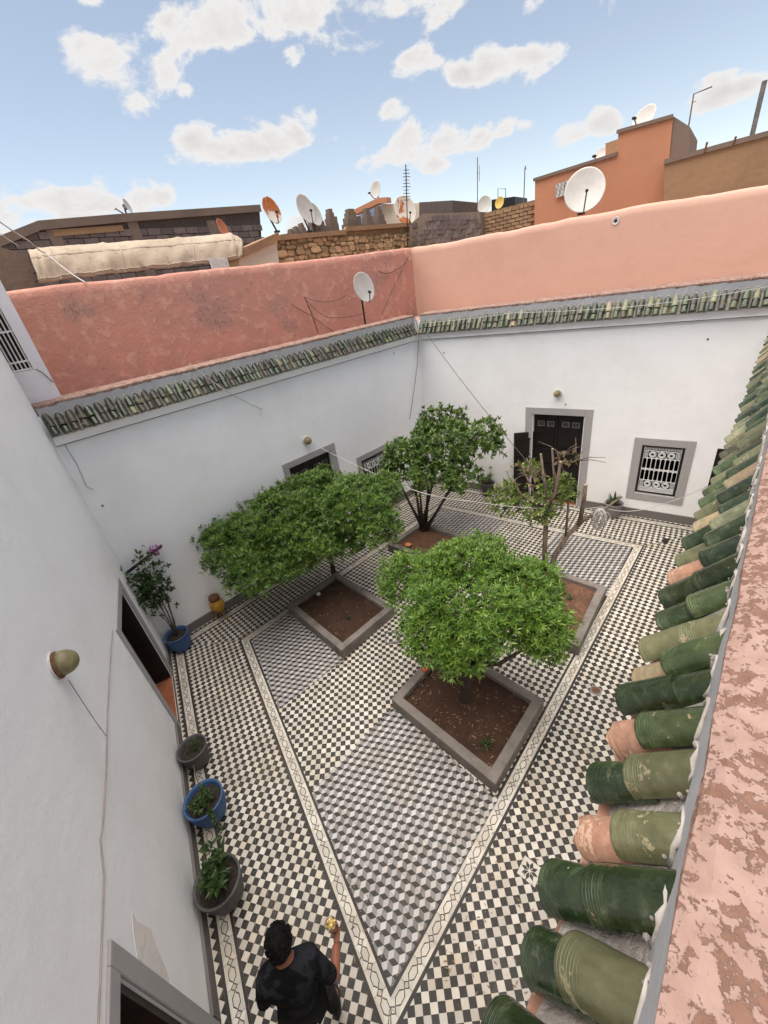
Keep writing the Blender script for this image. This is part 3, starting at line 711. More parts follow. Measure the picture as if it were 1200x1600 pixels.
def grille(fr, s0, s1, z0, z1, o, parent):
    """ornamental white ironwork: scroll row, circle row, two arcades, circle row, scroll row"""
    ax = (fr.e, fr.n, (0, 0, 1)); W, H = s1-s0, z1-z0
    w = bevel(surround(fr, s0-.045, s1+.045, z0-.045, z1+.045, .045, parent, 'window_frame', .02, True, M['door']), .003)
    def pt(x, y): return fr(s0+x*W, o, z0+y*H)
    def bar(x0, y0, x1, y1, t=.008, m=None):
        m.tube([pt(x0, y0), pt(x1, y1)], t, 6)
    def ringp(cx, cy, r, t, m, n=14, a0=0, a1=2*math.pi):
        ps = [fr(s0+cx*W+r*math.cos(a), o, z0+cy*H+r*math.sin(a)) for a in np.linspace(a0, a1, n+1)]; m.tube(ps, t, 5, cap=False)
    rows = [0, .075, .235, .265, .475, .525, .735, .765, .925, 1]
    fm = MB()
    for y in (0, .09, .25, .49, .51, .75, .91, 1): bar(0, y, 1, y, .009, fm)
    for x in (0, 1): bar(x, 0, x, 1, .011, fm)
    fm.build('grille_frame', M['iron'], parent)
    for base in (.25, .51):
        m = MB()
        for i in range(9): bar(i/8, base, i/8, base+.24, .0085, m)
        for i in range(8):
            for yy, a0 in ((base+.205, 0), (base+.03, math.pi)):
                ringp((i+.5)/8, yy, W/16*.92, .008, m, 7, a0, a0+math.pi)
        m.build('arcade', M['iron'], parent)
    for yc in (.17, .83):
        for xc in (.25, .5, .75):
            m = MB(); ringp(xc, yc, .062, .012, m, 16); ringp(xc, yc, .038, .011, m, 14); m.build('ring', M['iron'], parent)
        m = MB()
        for xc in (.06, .94):
            for dy in (-.045, .0, .045): ringp(xc, yc+dy, .018, .007, m, 9)
            bar(xc+(.055 if xc < .5 else -.055), yc-.075, xc+(.055 if xc < .5 else -.055), yc+.075, .007, m)
        for xc in (.375, .625):
            for dy in (-.06, .06): ringp(xc, yc+dy, .016, .007, m, 8)
        m.build('scrollwork', M['iron'], parent)
    for yc in (.045, .955):
        m = MB()
        for i in range(13): ringp((i+.5)/13, yc, .019, .0065, m, 9)
        m.build('scrollwork', M['iron'], parent)
grille(FF, wF[0]+.05, wF[1]-.05, wF[2]+.05, wF[3]-.05, -.01, wFo)
grille(FB, wB2[0]+.05, wB2[1]-.05, wB2[2]+.05, wB2[3]-.05, -.01, wB)

# ------------------------------------------------------------------ eaves of glazed tiles
def barrel(detail):
    """half-round tile, axis +y from the wide lip (y=0) to the head (y=L); arches up in +z"""
    L, th = .225, .011
    if detail: prof = [(0, .0520), (.004, .0548), (.011, .0552), (.016, .0540), (.022, .0537), (.027, .0545), (.032, .0536), (.038, .0534), (.043, .0541), (.049, .0532), (.056, .0530), (.061, .0536), (.068, .0527), (.10, .0518), (.14, .0508), (.18, .0495), (.205, .0485), (L, .048)]; n = 12
    else: prof = [(0, .0575), (.03, .0575), (.12, .0555), (L, .054)]; n = 8
    m = MB(); V, F = [], []
    for y, r in prof:
        for k in range(n+1):
            a = math.pi*k/n; V.append((r*math.cos(a), y, r*math.sin(a)*.92))
    for y, r in prof:
        for k in range(n+1):
            a = math.pi*k/n; rr = r-th; V.append((rr*math.cos(a), y, rr*math.sin(a)*.92))
    N = n+1; P = len(prof); O = N*P
    for i in range(P-1):
        for k in range(n):
            F.append((i*N+k, i*N+k+1, (i+1)*N+k+1, (i+1)*N+k)[::-1]); F.append((O+i*N+k, O+i*N+k+1, O+(i+1)*N+k+1, O+(i+1)*N+k))
        F.append((i*N, O+i*N, O+(i+1)*N, (i+1)*N)[::-1]); F.append((i*N+n, (i+1)*N+n, O+(i+1)*N+n, O+i*N+n)[::-1])
    for k in range(n):
        F.append((k, k+1, O+k+1, O+k)); b = (P-1)*N; F.append((b+k, O+b+k, O+b+k+1, b+k+1))
    m.add(V, F)
    me = m.mesh('roof_tile', G['d'], True)
    if hasattr(me, 'set_sharp_from_angle'): me.set_sharp_from_angle(angle=R(50))
    return me
def broken(seed):
    bm = bmesh.new(); bm.from_mesh(barrel(True)); r = random.Random(seed)
    for v in bm.verts:
        if v.co.y < .06: v.co.y = max(v.co.y, .018+.022*abs(math.sin(v.co.x*55+seed)))
        v.co += Vector((r.uniform(-1, 1), r.uniform(-1, 1), r.uniform(-1, 1)))*.0018
    me = bpy.data.meshes.new('broken_tile'); bm.to_mesh(me); bm.free(); me.materials.append(G['r']); return me
TB = {True: barrel(True), False: barrel(False)}
TMAT = {}
def tile_variant(detail, g):
    if (detail, g) not in TMAT:
        me = TB[detail].copy(); me.materials.clear(); me.materials.append(G[g]); TMAT[(detail, g)] = me
    return TMAT[(detail, g)]
BROK = [broken(1), broken(5)]
def tile_pose(fr, s, o, z, slope, yaw, roll, sx=1., sl=1.):
    e = Vector(fr.e); n = Vector(fr.n); y = (-n*math.cos(slope)+Vector((0, 0, 1))*math.sin(slope))
    zz = n*math.sin(slope)+Vector((0, 0, 1))*math.cos(slope); x = y.cross(zz)
    Rm = Matrix((x, y, zz)).transposed().to_4x4()
    return Matrix.Translation(fr(s, o, z)) @ Rm @ Matrix.Rotation(yaw, 4, 'Z') @ Matrix.Rotation(roll, 4, 'Y') @ Matrix.Diagonal((sx, sl, sx, 1))
def eave(label, fr, s0, s1, pitch, detail, weights, first=None, cw_=-.34):
    t = thing('tiled_eave', label, 'tiled eave', fr((s0+s1)/2, 0, 4.5))
    ax = (fr.e, fr.n, (0, 0, 1)); rnd = random.Random(int(s0*100)+3)
    def strip(prof, name, mat, nseg=1, jit=0):
        m = MB(); ss = np.linspace(s0, s1, nseg+1); n = len(prof); V, F = [], []
        for i, s in enumerate(ss):
            for (o, z) in prof: V.append(fr(s, o+(rnd.uniform(-jit, jit)), z+(rnd.uniform(-jit, jit))))
        flip = np.cross(fr.e, fr.n)[2] < 0
        for i in range(nseg):
            for k in range(n):
                f = (i*n+k, i*n+(k+1) % n, (i+1)*n+(k+1) % n, (i+1)*n+k); F.append(f if flip else f[::-1])
        F.append(tuple(range(n))[::-1] if flip else tuple(range(n))); F.append(tuple(range(nseg*n, nseg*n+n)) if flip else tuple(range(nseg*n, nseg*n+n))[::-1])
        return m.add(V, F).build(name, mat, t)
    strip([(.0015, 4.340), (.058, 4.346), (.066, 4.478), (.0015, 4.52)], 'fascia', M['fascia'], 40, .0012)
    strip([(.0015, 4.331), (.050, 4.333), (.050, 4.340), (.0015, 4.339)], 'fascia_shade_line', M['skirting'], 30, .001)  # thin dark strip stands in for the shade line below the fascia
    bed = strip([(.003, 4.49), (.122, 4.482), (.132, 4.50), (.006, 4.70), (-.02, 4.70)], 'mortar_bed', M['mortarbed'], int((s1-s0)/.035), .009)
    if detail: strip([(.068, 4.468), (.146, 4.456), (.149, 4.470), (.07, 4.486)], 'brick_course', G['r'], int((s1-s0)/.07), .004)
    strip([(-.06, 4.56), (.004, 4.60), (.006, 4.80), (.002, 4.945), (-.03, 4.955)], 'parapet_face', M['grey'], int((s1-s0)/.06), .004)
    strip([(-.031, 4.80), (.008, 4.932), (.007, 4.952), (-.02, 4.968), (-.20, 4.975), (cw_, 4.985), (cw_-.04, 4.97), (cw_-.05, 4.80)], 'coping', M['coping'], int((s1-s0)/.10), .0032)
    slope = R(52); s = s0+.07; i = 0; collar = MB()
    keys, wts = zip(*weights.items())
    rows = []
    if first: rows += [(a+.022, b, c) for a, b, c in first]; s = rows[-1][0]+pitch
    while s < s1-.05:
        rows.append((s, rnd.choices(keys, wts)[0], rnd.choices(keys, wts)[0])); s += pitch*rnd.uniform(.93, 1.07)
    for s, lo, up in rows:
        for (g_, o, z) in ((lo, .158, 4.503), (up, .085, 4.602)):
            if detail: o -= .008*min(3, max(0, s+.6))
            o += rnd.uniform(-.012, .012); z += rnd.uniform(-.008, .008); sc_ = rnd.uniform(.94, 1.04)
            if g_ in 'xX': me = BROK[0 if g_ == 'x' else 1]
            else: me = tile_variant(detail, g_)
            ob = link('roof_tile', me, t)
            place(ob, tile_pose(fr, s+rnd.uniform(-.008, .008), o, z+(.018 if z > 4.55 else 0), slope+rnd.uniform(-.05, .05), rnd.uniform(-.06, .06), rnd.uniform(-.07, .07), sc_, 1.12 if z > 4.55 else .86))
        r_ = (.056 if detail else .060); P = []
        for k_ in range(11):
            a = math.pi*k_/10; dz_ = r_*math.sin(a)*.95; along = (.085+dz_*math.sin(slope)-.006)/math.cos(slope)
            jj = .006 if detail else .002
            P.append(fr(s+r_*math.cos(a)*.86+rnd.uniform(-jj, jj), .008+rnd.uniform(-jj, jj)*.7, 4.617+along*math.sin(slope)+dz_*math.cos(slope)))
        collar.tube(P, [rnd.uniform(.002, .009) if detail else rnd.uniform(.004, .009) for _ in P], 6)
    tag(collar.build('lime_collars', M['limewash'], t, True), kind='stuff')
    return t
eave('row of dull dark green glazed tiles over the shaded wall behind the citrus trees', FB, SB[0]+.02, SB[1]-.10, .14, False, dict(d=4, b=6, m=1, o=.8))
eave('row of mixed green and olive glazed tiles over the sunny wall with the double door', FF, SF[0]+.10, SF[1]-.2, .14, False, dict(d=5, m=3.4, o=3., b=2.5, l=.7, t=.7))
RF = [(-3.25, 'd', 'd'), (-3.1, 'm', 'o'), (-2.96, 'd', 'd'), (-2.82, 'd', 'm'), (-2.68, 'o', 'd'), (-2.54, 'm', 'd'), (-2.40, 'd', 'd'), (-2.26, 'd', 'm'), (-2.12, 'm', 'd'), (-1.98, 'd', 'd'), (-1.84, 'd', 'd'), (-1.70, 'd', 'm'), (-1.56, 'd', 'd'),
      (-1.425, 'd', 'o'), (-1.30, 'd', 'd'), (-1.165, 'x', 'o'), (-1.02, 'd', 'o'), (-.885, 'X', 'm'), (-.735, 'd', 'd'), (-.63, 't', 'm'), (-.49, 'o', 'o'), (-.335, 'd', 'm'), (-.18, 'd', 'd'), (-.05, 'r', 'd'), (.09, 'o', 'd'), (.23, 'd', 'l'), (.37, 't', 'd'), (.51, 'o', 'd'), (.65, 'm', 't')]
eave('close row of ringed green and tan roof tiles with broken pieces beside pink parapet', FR, SR[0]+.05, SR[1]-.2, .135, True, dict(d=5, m=3, o=3., l=1.6, t=1.3, b=1, r=.3), RF, -.62)
#@@ next
# ------------------------------------------------------------------ planters
RIM = .22
LBL = {'citrus_front': 'low concrete planter of brown soil under the brightest bushy citrus tree', 'citrus_side': 'low concrete planter of dark shaded soil under the wide citrus tree by the wall',
       'orange': 'low concrete planter with the dark orange tree and an orange flower', 'pruned': 'low concrete planter of reddish sunlit soil around the cut back tree'}
SOILQ = {}
for kname, q in PLANTERS.items():
    q = ccw(q); c = np.mean(q, axis=0); t = thing('planter', LBL[kname], 'planter', (c[0], c[1], 0), 'concrete tree planters')
    w = .135; inn = []
    for i in range(4):   # inset each side by w
        p0, p1, p2 = np.array(q[i-1]), np.array(q[i]), np.array(q[(i+1) % 4])
        e1 = (p1-p0)/np.linalg.norm(p1-p0); e2 = (p2-p1)/np.linalg.norm(p2-p1); n1 = np.array([-e1[1], e1[0]]); n2 = np.array([-e2[1], e2[0]])
        A = np.array([n1, n2]); inn.append(tuple(np.linalg.solve(A, [n1 @ p1+w, n2 @ p1+w])))
    m = MB(); n = 4
    V = [P3(p, -.005) for p in q]+[P3(p, RIM) for p in q]+[P3(p, RIM) for p in inn]+[P3(p, .02) for p in inn]; F = []
    for i in range(4):
        j = (i+1) % 4; F += [(i, j, 4+j, 4+i), (4+i, 4+j, 8+j, 8+i), (8+i, 8+j, 12+j, 12+i)]
    bevel(m.add(V, F).build('kerb', M['concrete'], t), .012, 2)
    N = 22; V, F = [], []; qi = [np.array(p) for p in inn]; r2 = random.Random(len(kname))
    for i in range(N+1):
        for j in range(N+1):
            a, b = i/N, j/N; p = qi[0]*(1-a)*(1-b)+qi[1]*a*(1-b)+qi[2]*a*b+qi[3]*(1-a)*b
            edge = min(a, b, 1-a, 1-b); V.append((p[0], p[1], .135+.03*min(1, edge*5)+r2.uniform(-.008, .008)+.012*math.sin(p[0]*7+p[1]*4)))
    F = [(i*(N+1)+j, (i+1)*(N+1)+j, (i+1)*(N+1)+j+1, i*(N+1)+j+1) for i in range(N) for j in range(N)]
    tag(MB().add(V, F).build('soil', M['soilshade' if kname.startswith('citrus') else 'soil'], t, True), kind='stuff')
    lm = MB()
    for _ in range(260 if kname == 'citrus_front' else 90):
        a, b = r2.random(), r2.random(); p = qi[0]*(1-a)*(1-b)+qi[1]*a*(1-b)+qi[2]*a*b+qi[3]*(1-a)*b
        q_ = r2.uniform(0, 6.3); L = r2.uniform(.012, .035); e = np.array([math.cos(q_), math.sin(q_), r2.uniform(-.1, .3)])*L; s_ = np.array([-math.sin(q_), math.cos(q_), 0])*L*.25; o = np.array([p[0], p[1], .178])
        lm.add([o-e, o+s_, o+e, o-s_], [(0, 1, 2, 3)])
    tag(lm.build('leaf_litter', M['litter'], t), kind='stuff')
    SOILQ[kname] = qi

# ------------------------------------------------------------------ trees
def leafset(mb, c, d, n, L, W, rnd, up=.25, mi=0, spread=1.0):
    """a rosette of n pointed, folded leaves at c round the direction d"""
    d = d/np.linalg.norm(d); a = np.cross(d, [0.31, .5, .81]); a /= np.linalg.norm(a); b = np.cross(d, a)
    for i in range(n):
        q = 2*math.pi*(i/n+rnd.random()*.14); f = spread*rnd.uniform(.6, 1.15)
        e = d*rnd.uniform(.35, 1.)+(a*math.cos(q)+b*math.sin(q))*f; e[2] += up*rnd.random(); e /= np.linalg.norm(e)
        s = np.cross(e, d+np.array([rnd.uniform(-.3, .3), rnd.uniform(-.3, .3), .3])); s /= np.linalg.norm(s)+1e-9; nn = np.cross(s, e)
        l = L*rnd.uniform(.65, 1.15); w = W*rnd.uniform(.8, 1.2); o = c+d*rnd.uniform(-.03, .02)
        k = o+e*l*.45; tip = o+e*l-nn*l*rnd.uniform(-.05, .18)
        mb.add([o, k+s*w-nn*w*-.35, tip, k-s*w+nn*w*.35, k], [(0, 4, 1), (4, 2, 1), (0, 3, 4), (4, 3, 2)], mi)
def shellpt(c, r, rnd, lo=.78):
    while True:
        d = np.array([rnd.gauss(0, 1), rnd.gauss(0, 1), rnd.gauss(0, 1)]); d /= np.linalg.norm(d)
        if d[2] > -.55: break
    return c+d*r*rnd.uniform(lo, 1.06), d/r
def crown(blobs, dens, L, W, mats, parent, seed, n=8, lo=.72, gaps=.0):
    rnd = random.Random(seed); mb = MB(); ph = [rnd.uniform(0, 6) for _ in range(6)]
    for c, r in blobs:
        ar = (r[0]*r[2]*2+r[0]*r[0])*4
        for _ in range(int(ar*dens)):
            p, d = shellpt(c, r, rnd, lo)
            if any(np.sum(((p-c2)/r2)**2) < .42 for c2, r2 in blobs if c2 is not c): continue
            lump = math.sin(p[0]*6+ph[0])*math.sin(p[1]*6+ph[1])+.6*math.sin(p[2]*8+ph[2]+p[0]*5)
            if lump < -.75+gaps and rnd.random() < .75: continue
            p = p+d/np.linalg.norm(d)*(.06*lump+(rnd.uniform(.02, .13) if rnd.random() < .16 else 0))
            d = d/np.linalg.norm(d)+np.array([rnd.gauss(0, .25), rnd.gauss(0, .25), .35+rnd.gauss(0, .2)])
            leafset(mb, p, d, n+1 if rnd.random() < .8 else n//2, L, W, rnd)
        for _ in range(int(ar*dens*.22)):
            d = np.array([rnd.gauss(0, 1), rnd.gauss(0, 1), rnd.gauss(0, .6)]); d /= np.linalg.norm(d)
            leafset(mb, c+d*r*rnd.uniform(.3, .75), d+np.array([0, 0, .3]), n-2, L, W, rnd)
    return tag(mb.build('crown', mats, parent), kind=None), len(mb.f)
def limbs(base, blobs, rad, mat, parent, seed, fork=.75, stems=1):
    rnd = random.Random(seed); m = MB(); base = np.asarray(base, float)
    top = base+np.array([0, 0, fork])
    if stems == 1: m.tube([base-[0, 0, .15], base+[0, 0, .06], base+[.015, .01, fork*.5], top], [rad*1.5, rad*1.12, rad*.95, rad*.9], 10)
    for i, (c, r) in enumerate(blobs):
        st = top if stems == 1 else base+np.array([rnd.uniform(-.09, .09), rnd.uniform(-.09, .09), -.1])
        k = st*.55+c*.45+np.array([rnd.gauss(0, .07), rnd.gauss(0, .07), rnd.uniform(-.08, .1)])
        m.tube([st, k, c+np.array([0, 0, r[2]*.35])], [rad*(.75 if stems == 1 else .8), rad*.5, rad*.16], 7)
        for _ in range(5):
            d = np.array([rnd.gauss(0, 1), rnd.gauss(0, 1), rnd.uniform(-.2, 1)]); d /= np.linalg.norm(d); b = k*.4+c*.6
            m.tube([b, b+d*r*.45+np.array([0, 0, .03]), c+d*r*.9], [rad*.28, rad*.18, rad*.07], 5)
    return m.build('trunk', mat, parent, True)
def blob(u, v, z, rx, rz): return (onz(u, v, z), np.array([rx, rx, rz]))
def tree(label, base, blobs, dens, L, W, mats, rad, bmat, seed, fork=.7, stems=1, n=8, gaps=0.):
    t = thing('citrus_tree', label, 'tree', base, 'trees in the courtyard planters')
    limbs(base, blobs, rad, bmat, t, seed, fork, stems); c, k = crown(blobs, dens, L, W, mats, t, seed, n, gaps=gaps); print('crown', k); return t
b1 = onz(727, 1092, .17)
tree('bright green bushy citrus tree nearest the roof tiles, round dense crown', b1,
     [blob(745, 935, 1.80, .92, .42), blob(655, 905, 1.78, .55, .34), blob(680, 985, 1.55, .50, .34), blob(830, 962, 1.66, .52, .32), blob(735, 885, 2.02, .60, .30), blob(812, 915, 1.86, .52, .30), blob(850, 1000, 1.45, .26, .18), blob(715, 1015, 1.42, .36, .24)],
     330, .094, .0098, M['leaf1'], .062, M['darkbark'], 11, .75, gaps=.22)
b2 = onz(522, 897, .17)
tree('wide dark green citrus tree spreading in two lobes against the shaded wall', b2,
     [blob(385, 850, 1.72, .82, .46), blob(338, 822, 1.86, .52, .36), blob(430, 815, 2.0, .70, .42), blob(400, 893, 1.42, .50, .30), blob(555, 785, 2.08, .78, .44), blob(500, 765, 2.2, .62, .36), blob(588, 822, 1.78, .46, .34), blob(480, 842, 1.72, .66, .38), blob(368, 775, 2.2, .44, .26), blob(600, 765, 2.15, .36, .26), blob(540, 845, 1.45, .35, .22), blob(455, 792, 2.05, .74, .42), blob(452, 872, 1.5, .5, .3)],
     235, .100, .0112, M['leaf2'], .055, M['darkbark'], 23, .55, gaps=.2)
b3 = onz(662, 828, .17)
tree('loose dark leaved orange tree with several bare stems near the far corner', b3,
     [blob(690, 700, 2.30, .78, .50), blob(635, 712, 2.20, .50, .42), blob(748, 690, 2.28, .58, .46), blob(690, 662, 2.62, .58, .32), blob(655, 745, 1.90, .40, .32), blob(720, 745, 1.84, .44, .32), blob(612, 730, 2.0, .22, .2)],
     98, .12, .025, M['leaf3'], .062, M['darkbark'], 31, .5, 2, 6, .35)

# the hard pruned tree: bare limbs, sawn stubs, a few sprays of leaf
b4 = onz(852, 886, .17)
t = thing('pruned_tree', 'cut back tree with sawn bare limbs and a few leafy shoots by the double door', 'tree', b4, 'trees in the courtyard planters')
def px3(pts): return [onz(u, v, z) for u, v, z in pts]
B4 = [([(852, 890, .1), (851, 860, .62), (853, 820, 1.18), (848, 800, 1.45)], [.075, .06, .055, .052]),
      ([(860, 892, .1), (868, 865, .5), (888, 835, .85), (912, 812, 1.1), (945, 795, 1.25), (972, 776, 1.45)], [.075, .066, .06, .05, .034, .024]),
      ([(905, 820, 1.05), (912, 785, 1.5), (915, 758, 1.85)], [.055, .05, .046]),
      ([(884, 838, .82), (887, 800, 1.35), (889, 770, 1.7)], [.03, .027, .024]),
      ([(848, 803, 1.42), (838, 812, 1.25), (815, 800, 1.3), (800, 785, 1.45)], [.04, .036, .03, .02]),
      ([(850, 802, 1.44), (868, 770, 1.9), (876, 722, 2.5)], [.045, .036, .030]),
      ([(850, 802, 1.44), (852, 762, 1.95), (845, 710, 2.55)], [.04, .030, .026]),
      ([(868, 770, 1.9), (865, 735, 2.3), (863, 702, 2.7)], [.03, .025, .022]),
      ([(815, 800, 1.3), (800, 765, 1.7), (792, 735, 2.0)], [.026, .02, .014]), ([(848, 800, 1.45), (825, 750, 2.0), (815, 725, 2.25)], [.03, .02, .012]),
      ([(838, 790, 1.6), (812, 770, 1.75), (800, 742, 2.1)], [.022, .016, .01])]
m = MB(); cm = MB()
for p, r in B4: m.tube(px3(p), [x*.82 for x in r], 8)
rnd = random.Random(4)
for a in range(26):
    u, v, z = rnd.choice([(880, 712, 2.5), (900, 720, 2.4), (820, 740, 2.1), (870, 745, 2.1), (955, 785, 1.35), (880, 735, 2.3)])
    p = onz(u, v, z); q = p+np.array([rnd.gauss(0, .22), rnd.gauss(0, .22), rnd.uniform(-.2, .3)]); m.tube([p, (p+q)/2+[0, 0, .04], q], [.010, .007, .004], 4)
m.build('trunk', M['bark'], t, True)
for (u, v, z, r) in ((876, 722, 2.5, .029), (845, 710, 2.55, .025), (863, 702, 2.7, .021), (915, 758, 1.85, .045)):
    p = onz(u, v, z); cm.lathe([(r*.83, 0), (r*.75, .012)], p, 8)
cm.build('sawn_end', M['cut'], t)
for mt, seed, spots, nn in ((M['leaf4'], 5, [(805, 775, 1.6, .22), (828, 785, 1.55, .28), (860, 785, 1.6, .26), (835, 800, 1.4, .25), (880, 755, 1.95, .2), (790, 762, 1.75, .2), (775, 780, 1.5, .22), (855, 760, 1.9, .18), (825, 730, 2.1, .2), (890, 770, 1.8, .16), (850, 805, 1.35, .18), (800, 790, 1.45, .28), (845, 790, 1.5, .3)], 36),
                           (M['deadleaf'], 9, [(815, 735, 2.05, .2), (885, 715, 2.5, .18), (835, 745, 2.0, .2)], 14)):
    mb = MB(); rr = random.Random(seed)
    for u, v, z, r in spots:
        for _ in range(nn):
            d = np.array([rr.gauss(0, 1), rr.gauss(0, 1), rr.gauss(0, .7)]); d /= np.linalg.norm(d); leafset(mb, onz(u, v, z)+d*r*rr.uniform(.3, 1.1), d+np.array([0, 0, .2]), 4, .105, .024, rr)
    tag(mb.build('shoots', mt, t), kind='stuff')

# small things growing or lying in the planters
def floret(u, v, z, label, mat, r=.05, name='flower'):
    c = onz(u, v, z); m = MB(); rr = random.Random(int(u))
    for i in range(9):
        q = i*2*math.pi/9; e = np.array([math.cos(q), math.sin(q), .35]); s = np.array([-math.sin(q), math.cos(q), 0])
        m.add([c, c+e*r*.6+s*r*.32, c+e*r*1.1, c+e*r*.6-s*r*.32], [(0, 1, 2, 3)])
    m.lathe([(r*.3, 0), (r*.22, r*.22)], c, 8); f = m.build(name, mat); return tag(f, label, 'flower')
floret(638, 852, .21, 'small orange bloom lying in the planter of the dark orange tree', M['flowero'], .085)
floret(664, 1046, .24, 'red blossom at the planter corner below the brightest citrus crown', M['flower'], .06)
floret(872, 912, .24, 'red blossom in the reddish soil under the cut back tree', M['flower'], .07)
def weed(u, v, z, label, k, r, mat=None):
    mb = MB(); rr = random.Random(int(u+v)); c = onz(u, v, z)
    for _ in range(k): leafset(mb, c+np.array([rr.gauss(0, r), rr.gauss(0, r), rr.uniform(0, r)]), np.array([rr.gauss(0, .4), rr.gauss(0, .4), 1.]), 5, .05, .011, rr)
    return tag(mb.build('weed', mat or M['leafpot']), label, 'plant')
weed(758, 1163, .18, 'dark green weed tuft in brown soil of the planter under brightest citrus', 14, .05)
weed(545, 968, .18, 'small seedling in the dark soil of the shaded planter', 5, .03); weed(565, 925, .18, 'weed clump at the kerb side of the dark shaded soil', 7, .05)
weed(893, 935, .18, 'weed tuft in the reddish soil beside the bright crown', 8, .05)
st = MB().lathe([(.02, 0), (.045, .015), (.05, .04), (.03, .065)], onz(498, 930, .165), 9).build('pale_stone', M['lampbase']); tag(st, 'pale stone on the dark soil of the shaded planter', 'stone')
#@@ next
# ------------------------------------------------------------------ upper walls and roofs beyond the eaves
def wallbox(name, label, fr, pix, out, depth, mat, cat='wall', z0=4.6, drop=True, parent=None):
    """a wall whose outline stands on the plane `out` behind the frame; extruded `depth` away"""
    P = [fr.px(u, v, out) for u, v in pix]
    m = MB().prism(P, -fr.n*depth); o = m.build(name, mat, parent)
    return o if parent is not None else tag(o, label, cat)
OB, OF = -1.5, -1.956
def coped(fr, s0, s1, out, z0a, z0b, label, mat, th=.3, n=60, seed=1):
    rr = random.Random(seed); m = MB(); V, F = [], []; prof = [(0, None), (.0, -.16), (-.02, -.05), (-.07, -.005), (-.16, .012), (-th+.05, -.005), (-th, -.06), (-th, None)]
    k = len(prof); wob = 0
    for i in range(n+1):
        s = s0+(s1-s0)*i/n; zt = z0a+(z0b-z0a)*i/n; wob = wob*.9+rr.gauss(0, .007)
        for o, dz in prof: V.append(fr(s, out+o+rr.gauss(0, .002), 4.7 if dz is None else zt+dz+wob))
    fl = np.cross(fr.e, fr.n)[2] < 0
    for i in range(n):
        for j in range(k-1):
            f = (i*k+j, i*k+j+1, (i+1)*k+j+1, (i+1)*k+j); F.append(f if fl else f[::-1])
    F += [tuple(range(k)), tuple(range(n*k, n*k+k))]
    return tag(m.add(V, F).build('terrace_wall', mat, None, True), label, 'wall')
cB = FB.sz(646, 430, OB)[0]
def szt(fr, u, v, out): return fr.sz(u, v, out)
zl, zr = FB.sz(12, 455, OB)[1], FB.sz(640, 388, OB)[1]
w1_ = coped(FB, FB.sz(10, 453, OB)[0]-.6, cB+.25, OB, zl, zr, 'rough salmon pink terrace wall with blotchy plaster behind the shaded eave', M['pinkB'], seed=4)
cFs = FF.sz(646, 430, OF)[0]
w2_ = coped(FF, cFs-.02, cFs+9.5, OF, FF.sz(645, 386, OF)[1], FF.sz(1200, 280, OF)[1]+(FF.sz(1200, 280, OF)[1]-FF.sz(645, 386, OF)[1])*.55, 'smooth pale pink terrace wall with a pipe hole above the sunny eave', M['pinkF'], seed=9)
for w in (w1_, w2_):
    pass
hole = FF.px(962, 345, OF); m = MB()
m.lathe([(.055, 0), (.08, .012), (.072, .02), (.05, .012)], hole, 14, 0, (FF.e, np.array([0, 0, 1.]), FF.n)); m.lathe([(.048, .004), (.03, .016)], hole, 12, 1, (FF.e, np.array([0, 0, 1.]), FF.n))
m.build('pipe_hole', [M['lampbase'], M['black']], w2_)

# pale block of the tall house rising at the corner of the two shaded walls, with its barred window
lo = -.22
sE = FB.sz(90, 608, lo)[0]; sA0 = SB[0]-1.2
wy = [FB.sz(u, v, lo) for u, v in ((44, 578), (36, 585), (0, 505))]
zb, sw1 = 5.42, sE-.155; sw0 = sw1-.24
o = wall('corner_house_wall', 'pale lavender house wall with a tall barred window above the shaded corner', FB, sA0, sE, 4.7, 8.2, [(sw0, sw1, zb, 6.55)], M['lavender'], .3)
o.location = tuple(FB.n*lo)
def fb(s, oo, z): return FB(s, lo+oo, z)-FB.n*lo
m = MB()
for i in range(5): q = sw0+.02+(sw1-sw0-.04)*i/4; m.tube([fb(q, -.03, zb), fb(q, -.03, 6.55)], .009, 6)
for z in (zb+.02, zb+.13, 5.95, 6.5): m.box(fb((sw0+sw1)/2, -.03, z), ((sw1-sw0)/2, .008, .012), (FB.e, FB.n, (0, 0, 1)))
gm = m.build('window_bars', M['iron'], o); gm.matrix_basis = Matrix.Identity(4)
m = MB().box(fb((sw0+sw1)/2, -.20, (zb+6.55)/2), ((sw1-sw0)/2, .02, .565), (FB.e, FB.n, (0, 0, 1))); x = m.build('shutter', M['door'], o); x.matrix_basis = Matrix.Identity(4)

# -------- block built house far behind, its canvas awning, the stone parapet
OK_ = -9.0
hz = thing('block_house', 'unplastered dark grey block house with flat roof beyond the canvas awning', 'house', FB(2, OK_, 4))
face = [(-60, 520), (-60, 398), (0, 373), (60, 349), (200, 337), (405, 323), (416, 470)]
wallbox('wall', '', FB, face, OK_, 5, M['mortar'], parent=hz)
def edge_bar(fr, pts, out, h, d, name, mat, parent, dz=0.):
    m = MB()
    for (u0, v0), (u1, v1) in zip(pts[:-1], pts[1:]):
        a, b = fr.px(u0, v0, out), fr.px(u1, v1, out); m.prism([a+[0, 0, dz], b+[0, 0, dz], b-[0, 0, h-dz], a-[0, 0, h-dz]], fr.n*d)
    return m.build(name, mat, parent)
edge_bar(FB, [(-60, 398), (0, 373), (60, 349), (200, 337), (405, 323)], OK_, .22, .10, 'roof_beam', M['darkside'], hz, .05)
edge_bar(FB, [(80, 360), (190, 352)], OK_, .16, .06, 'lintel_beam', M['ochre'], hz)
